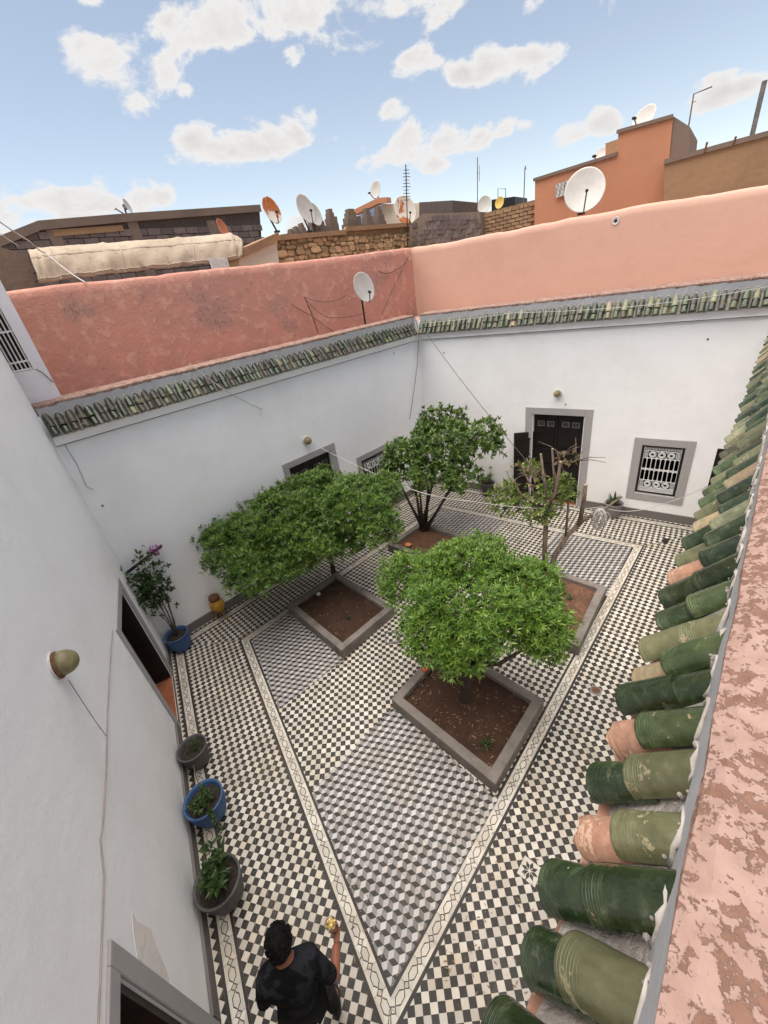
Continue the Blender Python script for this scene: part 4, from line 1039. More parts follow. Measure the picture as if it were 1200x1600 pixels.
for u in (78, 205, 328):
    a = FB.px(u, 352 if u < 100 else 345, OK_); m = MB().box(a-[0, 0, .9], (.16, .05, .9), (FB.e, FB.n, (0, 0, 1))); m.build('concrete_post', M['darkside'], hz)
bs0, bs1 = FB.sz(-10, 380, OK_)[0], FB.sz(412, 350, OK_)[0]; zt0 = FB.sz(200, 345, OK_)[1]
bme = {}
bw, bh = .44, .2
blk = me = MB().box((0, 0, 0), (bw/2-.012, .03, bh/2-.011)).mesh('block', M['block'])
rb = random.Random(2); cnt = 0
for r_ in range(9):
    z = zt0-.32-r_*bh; s = bs0+(bw/2 if r_ % 2 else 0)
    while s < bs1-.3:
        P = FB(s, OK_+rb.uniform(.0, .02), z); u, v, _ = proj(P)
        top = np.interp(u, [-60, 0, 60, 200, 405], [398, 373, 349, 337, 323])
        if v > top+9 and -20 < u < 410 and cnt < 300:
            b_ = link('block', me, hz); place(b_, Matrix.Translation(P) @ Matrix((Vector(FB.e), Vector(-FB.n), Vector((0, 0, 1)))).transposed().to_4x4() @ Matrix.Rotation(rb.gauss(0, .012), 4, 'Y')); cnt += 1
        s += bw
rub = wallbox('mud_wall', 'crumbling grey mud wall beside the end of the canvas awning', FB, [(-60, 475), (-60, 392), (-5, 384), (20, 392), (44, 400), (52, 425), (60, 475)], -3.4, .8, M['mud'])

def drape():
    P = [(45, 397, 62, 443), (60, 394, 82, 440), (100, 390, 120, 434), (160, 386, 175, 428), (220, 381, 230, 422), (275, 377, 285, 416), (320, 373, 335, 411), (355, 369, 368, 406), (372, 380, 378, 402)]
    oF, oBk = -3.0, -4.4; m = MB(); V, F = [], []; nu, nv = 64, 16; rr = random.Random(3); xs = np.linspace(0, len(P)-1, nu+1)
    for i, x in enumerate(xs):
        p = [np.interp(x, range(len(P)), [q[j] for q in P]) for j in range(4)]
        top = FB.px(p[0], p[1], oBk+.25); bot = FB.px(p[2], p[3], oF)
        for j in range(nv+1):
            t_ = j/nv; q = top*(1-t_)+bot*t_; bulge = math.sin(math.pi*min(1, t_*1.02))**.8
            q = q+np.array([0, 0, 1.])*(.20*bulge*(1-.3*t_))+FB.n*.22*bulge
            seam = math.exp(-((x % 2-1)/.08)**2)*.03
            wr = .016*math.sin(x*7+t_*4)*math.sin(t_*6+x*2)+.008*math.sin(x*21+t_*9)+.006*math.sin(t_*15+x*3)
            q = q+(FB.n*.8+np.array([0, 0, .5]))*(wr*(.4+t_)+seam); V.append(q)
    for i in range(nu):
        for j in range(nv): a = i*(nv+1)+j; F.append((a, a+nv+1, a+nv+2, a+1))
    m.add(V, F); o = m.build('canvas_awning', M['tarp'], None, True); so_ = o.modifiers.new('thick', 'SOLIDIFY'); so_.thickness = .02
    tag(o, 'stained beige canvas awning draped over the roof behind the pink wall', 'awning')
    hem = MB()
    for t_ in (.62, .97):
        pts = [np.array(V[i*(nv+1)+int(t_*nv)])+FB.n*.02 for i in range(0, nu+1)]; hem.tube(pts, .02, 5)
    hem.build('hem', M['tarp'], o)
    for i in (11, 27, 43):
        pts = [np.array(V[i*(nv+1)+j])+FB.n*.015+[0, 0, .01] for j in range(0, nv+1)]; MB().tube(pts, .014, 5).build('seam', M['tarp'], o)
    back = MB().prism([FB.px(60, 440, -4.5), FB.px(378, 405, -4.5), FB.px(374, 385, -4.5), FB.px(60, 405, -4.5)], -FB.n*.1); back.build('awning_frame', M['door'], o)
drape()
cw = thing('low_shed', 'low cream shed with a sloping mud roof edge beside the stone wall', 'shed', FB(6, -3.2, 5))
wallbox('wall', '', FB, [(374, 440), (374, 402), (432, 378), (440, 440)], -3.2, 1.2, M['cream'], parent=cw)
edge_bar(FB, [(366, 398), (400, 383), (436, 366)], -3.1, .17, -1.4, 'roof', M['ochre'], cw, .05)
cr = MB()
for i in range(9): a = FB.px(330+i*3.2, 412, -2.9); cr.box(a-[0, 0, .1], (.02, .015, .22), (FB.e, FB.n, (0, 0, 1)))
tag(cr.build('corrugated_sheet', M['iron']), 'bit of white corrugated sheet under the awning edge', 'sheet')

sw = thing('stone_wall', 'old rubble stone wall with mud cap in front of the stepped parapet', 'wall', FB(7, -3.6, 5))
oS = -3.6
wallbox('wall_core', '', FB, [(430, 440), (432, 372), (560, 360), (640, 352), (646, 440)], oS, .6, M['stonebed'], parent=sw)
edge_bar(FB, [(428, 371), (536, 362), (538, 357), (640, 350)], oS, .12, .12, 'mud_cap', M['ochre'], sw, .03)
s0_, s1_ = FB.sz(433, 390, oS)[0], FB.sz(644, 380, oS)[0]; zt = FB.sz(536, 366, oS)[1]
rs = random.Random(8); z = zt-.06
while z > zt-1.0:
    h = rs.uniform(.10, .21); s = s0_-rs.uniform(0, .1)
    while s < s1_:
        w = rs.uniform(.12, .40); c = FB(s+w/2, oS+rs.uniform(0, .05), z-h/2+rs.gauss(0, .02))
        m = MB(); rt = rs.gauss(0, .14); pts = [(x*w/2*rs.uniform(.84, 1.04), y*h/2*rs.uniform(.84, 1.06)) for x, y in ((-.98, -.6), (-.6, -.98), (.55, -.98), (.98, -.5), (.95, .55), (.5, .98), (-.6, .95), (-.98, .5))]
        base = [c+FB.e*x+np.array([0, 0, y]) for x, y in pts]; top = [c+FB.e*x*.84+np.array([0, 0, y*.82])+FB.n*rs.uniform(.015, .05) for x, y in pts]; n = len(pts)
        m.add(base+top, [tuple(range(n, 2*n))]+[(i, (i+1) % n, (i+1) % n+n, i+n) for i in range(n)]); m.build('stone', M['stone'], sw); s += w*.97
    z -= h*.95
# stepped merlons of the parapet behind
mer = [(456, 366, 358, 5), (464.5, 366, 354, 6), (474, 365, 349, 8), (491, 364, 341, 10), (503, 363, 335, 10), (521, 362, 327, 13), (552, 360, 327, 22), (577, 358, 326, 12), (595, 357, 323, 12)]
pp = thing('stepped_parapet', 'parapet with grey stepped merlons on the roof behind the stone wall', 'parapet', FB(8, -5.5, 6))
oM = -5.5
for u, vb, vt, wpx in [(m_[0], m_[1], m_[2], m_[3]) for m_ in mer]:
    a, b = FB.px(u, vb+8, oM), FB.px(u, vt, oM); H = b[2]-a[2]; W = np.linalg.norm(FB.px(u+wpx/2, vb, oM)-FB.px(u-wpx/2, vb, oM)); m = MB(); ax = (FB.e, FB.n, (0, 0, 1))
    for k_, (f0, f1, ww) in enumerate(((0, .45, 1.), (.45, .68, .78), (.68, .86, .55), (.86, 1, .4))): m.box(a+[0, 0, H*(f0+f1)/2], (W/2*ww, .12*ww+.05, H*(f1-f0)/2), ax)
    m.build('merlon', M['darkside'] if u < 540 or u > 560 else M['mud'], pp)
    if wpx > 12: MB().box(a+FB.e*W*.42+[0, 0, H*.36], (W*.16, .11, H*.36), ax).build('merlon', M['mud'], pp)
wallbox('parapet_base', '', FB, [(440, 420), (440, 366), (606, 354), (620, 420)], oM, .3, M['darkside'], parent=pp)

# houses and walls behind the far corner
bh_ = thing('blue_house', 'pale blue and cream roof house with a pink edge under a white dish', 'house', FF(-9, -7, 6))
wallbox('blue_wall', '', FF, [(560, 400), (560, 330), (596, 318), (598, 400)], -7.2, 2, M['bluewall'], parent=bh_)
wallbox('cream_wall', '', FF, [(597, 400), (597, 319), (660, 317), (662, 400)], -7.0, 2, M['cream'], parent=bh_)
edge_bar(FF, [(558, 331), (597, 312), (611, 311)], -6.95, .18, .3, 'roof_edge', M['orange'], bh_, .05)
gb = wallbox('roof_hut', 'square dark grey block hut on the roof behind the brown wall', FF, [(655, 400), (655, 316), (707, 313), (709, 400)], -6.2, 2.5, M['block'], 'hut')
bwall = wallbox('rubble_wall', 'dark brown mud wall just above the far pink corner', FF, [(640, 420), (640, 352), (660, 334), (750, 331), (756, 420)], -4.3, .5, M['mud'])
for r_ in range(6):
    for i in range(13):
        u = 648+i*8.2+(4 if r_ % 2 else 0); v = np.interp(u, [640, 660, 750], [353, 336, 333])+6+r_*7
        if u > 750 or rs.random() < .12: continue
        q = link('block', blk, bwall); c = FF.px(u, v, -4.3)+FF.n*rs.uniform(-.012, .004); place(q, Matrix.Translation(c) @ Matrix((Vector(FF.e), Vector(-FF.n), Vector((0, 0, 1)))).transposed().to_4x4() @ Matrix.Rotation(rs.gauss(0, .03), 4, 'Y') @ Matrix.Diagonal((.46, 1, .72, 1)))
br = thing('brick_wall', 'low wall of thin tan bricks beside the orange house', 'wall', FF(-4, -4, 6))
ob_ = -4.6
wallbox('wall_core', '', FF, [(748, 420), (752, 334), (836, 312), (838, 420)], ob_, .4, M['stonebed'], parent=br)
s0_, s1_ = FF.sz(753, 345, ob_)[0], FF.sz(834, 330, ob_)[0]; bm_ = MB().box((0, 0, 0), (.115, .03, .036)).mesh('brick', M['brick'])
for i in range(14):
    s = s0_+.1+(.12 if i % 2 else 0); 
    while s < s1_:
        u, v, _ = proj(FF(s, ob_, 0)); ztop = FF.sz(0, 0, 0) if False else None
        a = np.interp(s, [s0_, s1_], [FF.sz(752, 336, ob_)[1], FF.sz(836, 314, ob_)[1]]); zz = a-.06-i*.095
        q = link('brick', bm_, br); place(q, Matrix.Translation(FF(s, ob_+rs.uniform(0, .02), zz)) @ Matrix((Vector(FF.e), Vector(-FF.n), Vector((0, 0, 1)))).transposed().to_4x4() @ Matrix.Rotation(rs.gauss(0, .01)+.05, 4, 'Y')); s += .25
dk = wallbox('water_tank', 'black roof box behind the yellow dish', FF, [(768, 345), (768, 312), (804, 307), (806, 340)], -6.5, 1.2, M['black'], 'tank')

# the orange house with its stepped tower and the ochre wall
oh = thing('orange_house', 'bright orange house with a stepped tower and clothes drying on the roof', 'house', FF(0, -4, 6))
oO = -3.9
wallbox('wall', '', FF, [(834, 440), (836, 281), (965, 240), (966, 206), (1052, 181), (1037, 340), (1037, 440)], oO, 1.9, M['orange'], parent=oh)
edge_bar(FF, [(834, 281), (965, 240)], oO, .07, .05, 'coping', M['darkside'], oh, .03); edge_bar(FF, [(964, 206), (1052, 181)], oO, .07, .05, 'coping', M['darkside'], oh, .03)
wallbox('side_wall', '', FF, [(1053, 182), (1078, 198), (1074, 240), (1038, 252), (1038, 330), (1037, 330)], oO-.02, 2.2, M['darkside'], parent=oh)  # tower side turned from the sun: its shade is put into the colour
wallbox('stair_block', '', FF, [(946, 290), (946, 224), (966, 217), (968, 290)], oO-1.0, .8, M['brick'], parent=oh)
oc = wallbox('ochre_wall', 'weathered ochre mud wall beside the orange tower', FF, [(1036, 440), (1038, 251), (1120, 228), (1260, 190), (1262, 440)], oO+.35, .5, M['ochre'])
edge_bar(FF, [(1038, 251), (1120, 228), (1260, 190)], oO+.36, .09, .04, 'mud_coping', M['darkside'], oc, .02)
for i, u in enumerate((872, 879, 886, 893)):
    P = FF.px(u, 287-2.3*i, oO+.06); m = MB(); V = []
    for j in range(5):
        for kk in range(4): V.append(P+FF.e*(kk/3-.5)*.11+FF.n*(.03*math.sin(kk*2+j+i))-[0, 0, j*.075])
    F = [(j*4+kk, j*4+kk+1, (j+1)*4+kk+1, (j+1)*4+kk) for j in range(4) for kk in range(3)]
    x = m.add(V, F).build('hanging_cloth', M['bluecloth'] if i < 3 else M['steel']); tag(x, ['pale cloth pegged first from the edge of the orange house', 'white cloth pegged second on the orange house line', 'pale cloth pegged third on the orange house line', 'dark cloth pegged beside the big dish on the orange house'][i], 'laundry', 'clothes drying on the orange house'); x.modifiers.new('t', 'SOLIDIFY').thickness = .012
m = MB()
for i in range(8): P = FF.px(900+i*5, 277-i*1.5, oO+.04); m.box(P-[0, 0, .02], (.03, .03, .07), (FF.e, FF.n, (0, 0, 1)), 0, .6)
m.build('roof_spouts', M['darkside'], oh)
#@@ next
# ------------------------------------------------------------------ satellite dishes and aerials
def basis(f):
    f = np.asarray(f, float); f = f/np.linalg.norm(f); a = np.cross([0, 0, 1.], f); a /= np.linalg.norm(a); return a, np.cross(f, a), f
def dish(label, c, r, face, mat, foot=None, arm=True, ry=1.08, group='satellite dishes on the roofs', armside=-.25, polemat=None):
    c = np.asarray(c, float); a, b, f = basis(face); t = thing('satellite_dish', label, 'satellite dish', c if foot is None else foot, group)
    n = 28; m = MB(); V, F = [], []; rings = [(0, 0), (.3, .012), (.55, .045), (.78, .095), (.94, .14), (1, .152), (1.0, .135), (.9, .105), (.6, .03), (.0, -.02)]
    for q, z in rings:
        for k in range(n):
            w = 2*math.pi*k/n; V.append(c+a*r*q*math.cos(w)+b*r*q*ry*math.sin(w)+f*r*(z*1.25))
    for i in range(len(rings)-1):
        for k in range(n): F.append((i*n+k, i*n+(k+1) % n, (i+1)*n+(k+1) % n, (i+1)*n+k))
    m.add(V, F).build('reflector', M[mat], t, True)
    m = MB(); bk = c-f*r*.06; m.box(bk-f*.05, (.05, .07, .05), (a, b, f)); m.build('bracket', M['steel'], t)
    if arm:
        e0 = c-b*r*ry*.95+f*r*.12; e1 = c-b*r*ry*.55+f*r*1.15+a*r*armside; m = MB(); m.tube([e0, e0+f*r*.25-b*r*.08, e1], .016*max(1, r/.5), 6); x = m.build('feed_arm', M['steel'], t)
        d = (c-e1)/np.linalg.norm(c-e1); MB().tube([e1-d*.05, e1+d*.03, e1+d*.07], [.03, .035, .022], 8).build('feed_horn', M['black'], x)
    if foot is not None:
        p = np.asarray(foot, float); top = bk-f*.09; m = MB(); m.tube([p, np.array([p[0]*.15+top[0]*.85, p[1]*.15+top[1]*.85, p[2]*.35+top[2]*.65]), top], .026, 8); m.tube([p-[0, 0, .02], p+[0, 0, .02]], .09, 10); m.build('pole', M[polemat or 'black'], t)
    return t
toC = lambda P, yaw=0., up=.25: (lambda d, h: np.array([math.cos(h), math.sin(h), up]))(0, math.atan2(CAM[1]-P[1], CAM[0]-P[0])+yaw)
def dpx(fr, out, u, v, rpx, label, yaw, mat, foot=None, up=.25, **k):
    P = fr.px(u, v, out); depth = (P-CAM) @ _d; r = rpx*depth/CF; ft = None
    if foot: ft = P.copy(); ft = fr.px(foot[0], foot[1], out-.02)
    return dish(label, P, r, toC(P, yaw, up), mat, ft, **k)
P7 = FB.px(567, 450, -.8); f7 = P7-[0, 0, .72]; f7[2] = 4.8
dish('large clean white satellite dish on a black pole before the pink terrace walls', P7, .33, toC(P7, .72, .22), 'dishwhite', f7+FB.n*-.12, armside=-.5)
dpx(FB, -3.9, 423, 330, 17.5, 'white dish with a rust orange streak standing by the block house', .8, 'dishrust', (433, 362), armside=-.6)
dpx(FB, -3.95, 476, 328, 19, 'plain white dish in front of the stepped merlons', .85, 'dishwhite', (484, 362), armside=-.7)
dpx(FB, -5.2, 490, 336, 15, 'white dish half hidden behind the plain dish near the merlons', .85, 'dishwhite', (493, 364), arm=False)
dpx(FB, -6.5, 347, 358, 13, 'small orange rusted dish above the canvas awning', 1.0, 'dishorange', (349, 372), arm=False)
dpx(FB, -9.3, 198, 322, 9, 'thin cream dish seen nearly edge on over the block house roof', 1.15, 'dishwhite', (199, 338), arm=False)
dpx(FF, -7.5, 588, 297, 11, 'small white dish over the blue house', -.75, 'dishwhite', (590, 314))
dpx(FF, -4.6, 632, 330, 19, 'dish striped with heavy orange rust beside the tall comb aerial', .55, 'dishrust', (633, 356))
dpx(FF, -5.2, 757, 320, 11, 'white dish above the brown wall left of the yellow dish', -.3, 'dishwhite', (756, 336), arm=False)
dpx(FF, -5.0, 781, 317, 7.5, 'small yellow dish before the black roof box', -.5, 'dishyellow', (781, 332), arm=False)
dpx(FF, OF-.55, 913, 300, 29, 'big white dish standing before the orange house wall', .05, 'dishwhite', (908, 334), up=.45, ry=1.12, armside=.05)
dpx(FF, -5.3, 1007, 186, 17, 'white dish on top of the orange tower', -.5, 'dishwhite', (1010, 205), up=.6)
dpx(FF, -5.6, 939, 243, 10, 'cream dish peeping over the orange house roof by the stair block', -.6, 'dishwhite', None, up=.5)
def aerial(label, fr, out, pts, rad, bars=(), mat='black', cat='aerial'):
    t = thing('aerial', label, cat, fr.px(*pts[0], out), 'roof aerials'); MB().tube([fr.px(u, v, out) for u, v in pts], rad, 6).build('mast', M[mat], t)
    if bars:
        m = MB()
        for (u0, v0, u1, v1) in bars: m.tube([fr.px(u0, v0, out), fr.px(u1, v1, out)], rad*.55, 5)
        m.build('crossbars', M[mat], t)
    return t
aerial('tall comb aerial with many short bars at the pink wall corner', FF, OF-.3, [(637, 405), (636, 330), (634, 257)], .016, [(631-(i % 3), 266+i*5.2, 639+(i % 3), 265.5+i*5.2) for i in range(10)])
aerial('thin twin rod aerial by the white dish', FF, -5.0, [(746, 340), (746, 246)], .014, [(749, 258, 749, 283), (746, 270, 750, 270)], 'steel')
aerial('slender whip aerial leaning beside the brick wall', FF, -4.2, [(817, 352), (820, 268), (821, 259)], .014, [(818, 265, 823, 263)], 'steel')
aerial('bent aerial with a sideways rod behind the orange tower', FF, -5.0, [(1076, 197), (1084, 147), (1113, 135)], .016, [(1082, 160, 1088, 158)], 'steel')
aerial('stout grey pole leaning above the ochre wall', FF, -3.9, [(1172, 225), (1195, 126)], .045, (), 'steel', 'pole')
aerial('short iron stub on the ochre wall top beside the orange tower', FF, -3.5, [(1101, 238), (1105, 222)], .02, (), 'rust', 'pole'); aerial('second iron stub on the ochre wall nearer the stout pole', FF, -3.5, [(1146, 226), (1150, 213)], .02, (), 'rust', 'pole')
aerial('square wire frame above the black roof box', FF, -6.5, [(778, 312), (778, 295), (790, 295), (790, 312)], .014, (), 'steel')
aerial('thin leaning rod beside the cream dish on the block house', FB, -9.2, [(206, 345), (192, 333), (180, 326)], .02, [(178, 328, 183, 325)], 'steel')
po = MB().tube([FB.px(497, 520, -.75), FB.px(487, 490, -.75), FB.px(476, 464, -.75)], .014, 6).build('iron_rod', M['rust']); tag(po, 'leaning iron rod holding cables on the terrace before the pink wall', 'rod')
for i, u in enumerate((690, 700, 712, 722, 731)): pass

# ------------------------------------------------------------------ cables
def wire(label, P, rad, mat, sag=0., n=14, cat='cable', name='cable', cont=True):
    pts = []; P = [np.asarray(p, float) for p in P]
    for a, b in zip(P[:-1], P[1:]):
        for i in range(n): t_ = i/n; pts.append(a*(1-t_)+b*t_-np.array([0, 0, sag*4*t_*(1-t_)]))
    pts.append(P[-1]); return tag(MB().tube(pts, rad, 5).build(name, M[mat], None, True), label, cat)
def jag(fr, pix, off=.012): return [fr.px(u, v, off) for u, v in pix]
wire('brown cable running down the tall wall past the doorway', jag(FA, [(176, 985), (172, 1040), (168, 1120), (166, 1210), (161, 1290), (157, 1310), (163, 1370), (160, 1450), (157, 1530), (152, 1640)], .008), .0055, 'cable', 0, 4)
wire('thin painted cable slanting from the wall lamp to the brown cable', jag(FA, [(107, 1062), (128, 1095), (150, 1128), (166, 1150)], .003), .0032, 'cable', 0, 4)
wire('thin black cable hanging in the corner of the two walls', [FB.px(656, 505, .20), FB.px(654, 535, .05), FB.px(652, 570, .02), FB.px(647, 610, .02), FB.px(640, 655, .02)], .006, 'wireb', 0, 5)
wire('dark line slanting from the eave corner down to the cut back tree', [FB.px(660, 512, .22), onz(862, 766, 2.0)], .007, 'wireb', .10)
a0, a1, a2, a3 = FB.px(478, 687, .03), onz(660, 770, 2.05), onz(858, 795, 1.5), onz(940, 792, 1.3)
wire('white clothes line strung across the courtyard through the two rear trees', [a0, onz(585, 740, 2.3), a1, onz(735, 783, 1.9), a2, a3], .0075, 'wirew', .03)
wire('white line running from the rope coil up to the dark shutter by the eave', [a3, onz(1000, 797, 1.2), FF.px(1105, 760, .1)], .0075, 'wirew', .06)
wire('thin line crossing the shaded eave near the block house', [FB.px(296, 568, .02), FB.px(355, 612, .24), FB.px(410, 640, .03)], .007, 'wirew', .02)
wire('pale wire stretched along the sunny eave tiles', [FF.px(660, 505, .24), FF.px(800, 489, .24), FF.px(1000, 478, .24), FF.px(1200, 448, .24)], .006, 'wirew', .02)
wire('black cable draped over the grey parapet at the eave corner', [FB.px(640, 478, -.35), FB.px(646, 490, -.02), FB.px(653, 512, .2)], .009, 'wireb')
wire('cable looping between the iron rod and the white dish arm', [FB.px(476, 464, -.74), FB.px(540, 462, -.75)], .006, 'wireb', .12)
wire('second cable loop from the iron rod to the white dish pole', [FB.px(480, 470, -.74), FB.px(512, 496, -.74), FB.px(572, 488, -.8)], .006, 'wireb', .05)
wire('thin cable trailing on the pink wall from the iron rod', [FB.px(455, 475, OB+.03), FB.px(485, 492, OB+.03), FB.px(525, 520, OB+.03)], .006, 'wireb', .02)
wire('cable bundle on the pink wall below the comb aerial', [FB.px(638, 400, OB+.04), FB.px(620, 420, OB+.04), FB.px(592, 424, OB+.04)], .008, 'wireb', .08)
wire('long cable hanging in the pink wall corner below the comb aerial', [FB.px(637, 402, OB+.05), FB.px(612, 455, OB+.05), FB.px(596, 492, OB+.05)], .006, 'wireb', .02)
wire('stray cable on the tall shaded wall below the eave end', jag(FB, [(98, 690), (120, 725), (135, 760), (146, 765)], .01), .006, 'wirew', 0, 4)
wire('overhead wire crossing the sky toward the block house', [FB.px(-60, 300, -2.5), FB.px(48, 378, -3.0), FB.px(72, 395, -3.2), FB.px(135, 442, -1.4)], .012, 'wirew', .05)
wire('second overhead wire in front of the block house', [FB.px(-60, 318, -4.5), FB.px(30, 385, -4.6)], .01, 'wirew', .05)
wire('small cable on the lavender house wall below the barred window', [fb(sE-.13, .02, 5.42)+FB.n*lo, fb(sE-.08, .02, 5.36)+FB.n*lo, fb(sE-.01, .02, 5.2)+FB.n*lo], .006, 'wireb')
# coil of pale rope hung on the tree limb
rc = onz(938, 795, 1.32); m = MB(); rr = random.Random(6)
for i in range(15):
    w = rr.uniform(.09, .17); h = rr.uniform(.22, .40); ph = rr.uniform(0, 3.1); e = np.array([math.cos(ph), math.sin(ph), 0])
    m.tube([rc+e*w*math.sin(q)+np.array([0, 0, -h*(1-math.cos(q))/1.6])+np.array([-e[1], e[0], 0])*rr.uniform(-.03, .03) for q in np.linspace(0, 2*math.pi, 18)], .0065, 5)
m.tube([rc+[0, 0, -.05], rc+[.1, .12, -.1], rc+[.25, .2, -.45], rc+[.2, .25, -.7], rc+[.05, .15, -.55]], .006, 5)
tag(m.build('rope_coil', M['rope'], None, True), 'tangled coil of pale rope hanging on the bare tree limb', 'rope')

# ------------------------------------------------------------------ wall lamps
def lamp(label, fr, u, v, r, rusty=False):
    c = fr.px(u, v, 0.); t = thing('wall_lamp', label, 'wall lamp', c, 'bulkhead lamps on the courtyard walls'); ax = (fr.e, np.array([0, 0, 1.]), fr.n)
    MB().lathe([(r*1.0, -.002), (r*1.05, .02), (r*1.02, .035), (r*.9, .045)], c, 22, 0, ax).build('base_plate', M['rust'] if rusty else M['lampbase'], t, True)
    MB().lathe([(r*.93, .04), (r*.94, .07), (r*.86, .11), (r*.68, .145), (r*.4, .168), (r*.08, .176)], c, 22, 0, ax).build('glass_cover', M['lampglass'], t, True)
    MB().lathe([(r*1.07, -.001), (r*1.09, .012), (r*1.06, .018)], c, 22, 0, ax, False, False).build('rim', M['lampbase'], t, True)
lamp('rusty rimmed amber bulkhead lamp on the tall plain wall', FA, 86, 1041, .118, True)
lamp('round amber lamp above the door behind the wide citrus tree', FB, 478, 688, .095)
lamp('oval amber lamp over the dark double door', FF, 872, 614, .085)

# ------------------------------------------------------------------ pots and pot plants
def pot(label, c, r, h, mat, belly=1.0, group='plant pots round the courtyard', top=1.05, soil=True):
    t = thing('plant_pot', label, 'plant pot', c, group); c = np.asarray(c, float)
    pr_ = [(r*.62, 0), (r*.78, h*.12), (r*(.9*belly), h*.4), (r*.98*belly, h*.62), (r*.98, h*.82), (r*top*.97, h*.92), (r*top*1.03, h*.96), (r*top*1.03, h), (r*top*.93, h), (r*top*.90, h*.9), (r*.86, h*.8)]
    MB().lathe(pr_, c, 26, 0, None, True, False).build('body', M[mat], t, True)
    MB().lathe([(r*.9, h*.83), (r*.5, h*.86), (.001, h*.87)], c, 18, 0, None, False, False).build('soil', M['potsoil'], t)
    return t, c+np.array([0, 0, h*.86])
def potplant(label, c, kind, seed, k=30, spread=.2, hgt=.3, L=.12, W=.02, mat='leafpot', name='pot_plant', lean=(0, 0)):
    rr = random.Random(seed); t = thing(name, label, 'plant', c); s = MB(); mb = MB(); c = np.asarray(c, float)
    for i in range(max(3, k//6)):
        a = rr.uniform(0, 6.3); q = c+np.array([math.cos(a)*spread*rr.uniform(.2, .9)+lean[0]*rr.random(), math.sin(a)*spread*rr.uniform(.2, .9)+lean[1]*rr.random(), hgt*rr.uniform(.5, 1.1)])
        mid_ = (c+q)/2+np.array([rr.gauss(0, .03), rr.gauss(0, .03), .02]); s.tube([c-[0, 0, .03], mid_, q], [.008, .006, .003], 5)
        for _ in range(6): f = rr.uniform(.4, 1.05); p = c*(1-f)+q*f; leafset(mb, p+np.array([rr.gauss(0, .03), rr.gauss(0, .03), 0]), np.array([rr.gauss(0, .5), rr.gauss(0, .5), .8]), 5, L, W, rr, .15)
    s.build('stems', M['bark'], t); mb.build('foliage', M[mat], t); return t
g1, c1 = pot('squat dark grey pot of bare soil just below the open doorway', np.array([1.10, -1.165, 0]), .195, .36, 'potgrey'); potplant('few dry sprigs in the squat grey pot by the doorway', c1, '', 3, 8, .09, .13, .05, .008)
g2, c2 = pot('bright blue pot of trailing plant between two grey pots', np.array([1.97, -1.115, 0]), .23, .40, 'potblue', 1.04); potplant('low trailing plant spilling from the bright blue pot', c2, '', 4, 60, .19, .13, .06, .014); 
tr_ = MB(); rr = random.Random(5)
mbt = MB()
for i in range(16):
    f = i/15; p = c2+np.array([.24+.10*f+rr.gauss(0, .015), .06+.03*f, .10-.30*f+.1*math.sin(f*3)]); leafset(mbt, p, np.array([.6, .2, .4]), 5, .055, .013, rr)
sp = thing('trailing_sprig', 'leafy sprig trailing down the side of the bright blue pot', 'plant', c2); mbt.build('foliage', M['leafpot'], sp); tr_.tube([c2+[.1, .04, .02], c2+[.24, .06, .09], c2+[.31, .08, -.08], c2+[.34, .09, -.22]], .006, 5); tr_.tube([c2+[-.10, .0, 0], c2+[-.2, .0, .2], c2+[-.24, .02, .3], c2+[-.30, .02, .34]], .006, 5); tr_.build('stems', M['bark'], sp)
g3, c3 = pot('large dark grey pot of broad leaves nearest the person', np.array([2.95, -1.11, 0]), .235, .40, 'potgrey'); potplant('broad leaved dark green plant in the large grey pot', c3, '', 6, 54, .17, .25, .15, .026, lean=(-.16, .06))
g4, c4 = pot('dark blue pot in the shaded corner holding the bougainvillea', np.array([-1.60, -1.12, 0]), .215, .40, 'potblue', 1.05)
bg = thing('bougainvillea', 'straggling bougainvillea with magenta blooms climbing to a dark cane', 'plant', c4); s = MB(); mb = MB(); fl = MB(); rr = random.Random(12)
cane0, cane1 = FB.px(196, 897, .28), FB.px(252, 853, .10)
for (u, v, z, r) in ((262, 945, .8, .02), (240, 915, 1.3, .016), (222, 905, 1.45, .014), (245, 890, 1.6, .012), (252, 915, 1.15, .012), (230, 935, .95, .01)):
    q = FB.px(u, v, .16); s.tube([c4, (c4*.5+q*.5)+np.array([.03, .03, 0]), q], [r, r*.7, r*.35], 6)
for (u, v, z, k_, sd) in ((220, 905, 1.35, 46, .13), (228, 925, 1.35, 44, .13), (250, 920, 1., 20, .13), (225, 915, 1.35, 30, .12), (240, 935, 1.0, 26, .14), (215, 900, 1.5, 14, .1), (245, 905, 1.3, 20, .12), (240, 880, 1.7, 16, .1), (252, 930, .9, 16, .12), (236, 950, .75, 12, .1), (228, 868, 1.9, 10, .08)):
    for _ in range(k_): leafset(mb, FB.px(u, v, .22)+FB.n*abs(rr.gauss(0, .08))+FB.e*rr.gauss(0, sd)+np.array([0, 0, rr.gauss(0, sd)]), np.array([rr.gauss(0, .6), rr.gauss(0, .6), .6]), 4, .10, .02, rr)
for _ in range(26): leafset(fl, FB.px(244, 861, .14)+np.array([rr.gauss(0, .06), rr.gauss(0, .06), rr.gauss(0, .07)]), np.array([rr.gauss(0, 1), rr.gauss(0, 1), .3]), 4, .05, .018, rr)
s.build('stems', M['bark'], bg, True); mb.build('foliage', M['leafpot'], bg); fl.build('blossoms', M['petal'], bg)
tag(MB().tube([cane0, (cane0+cane1)/2, cane1], .028, 7).build('support_cane', M['door'], None, True), 'dark wooden cane fixed at the corner above the bougainvillea', 'cane')
yp = FB.px(338, 942, .17); yp[2] = 0; t = thing('yellow_jar', 'mustard yellow jar on a small stand against the shaded wall', 'jar', yp)
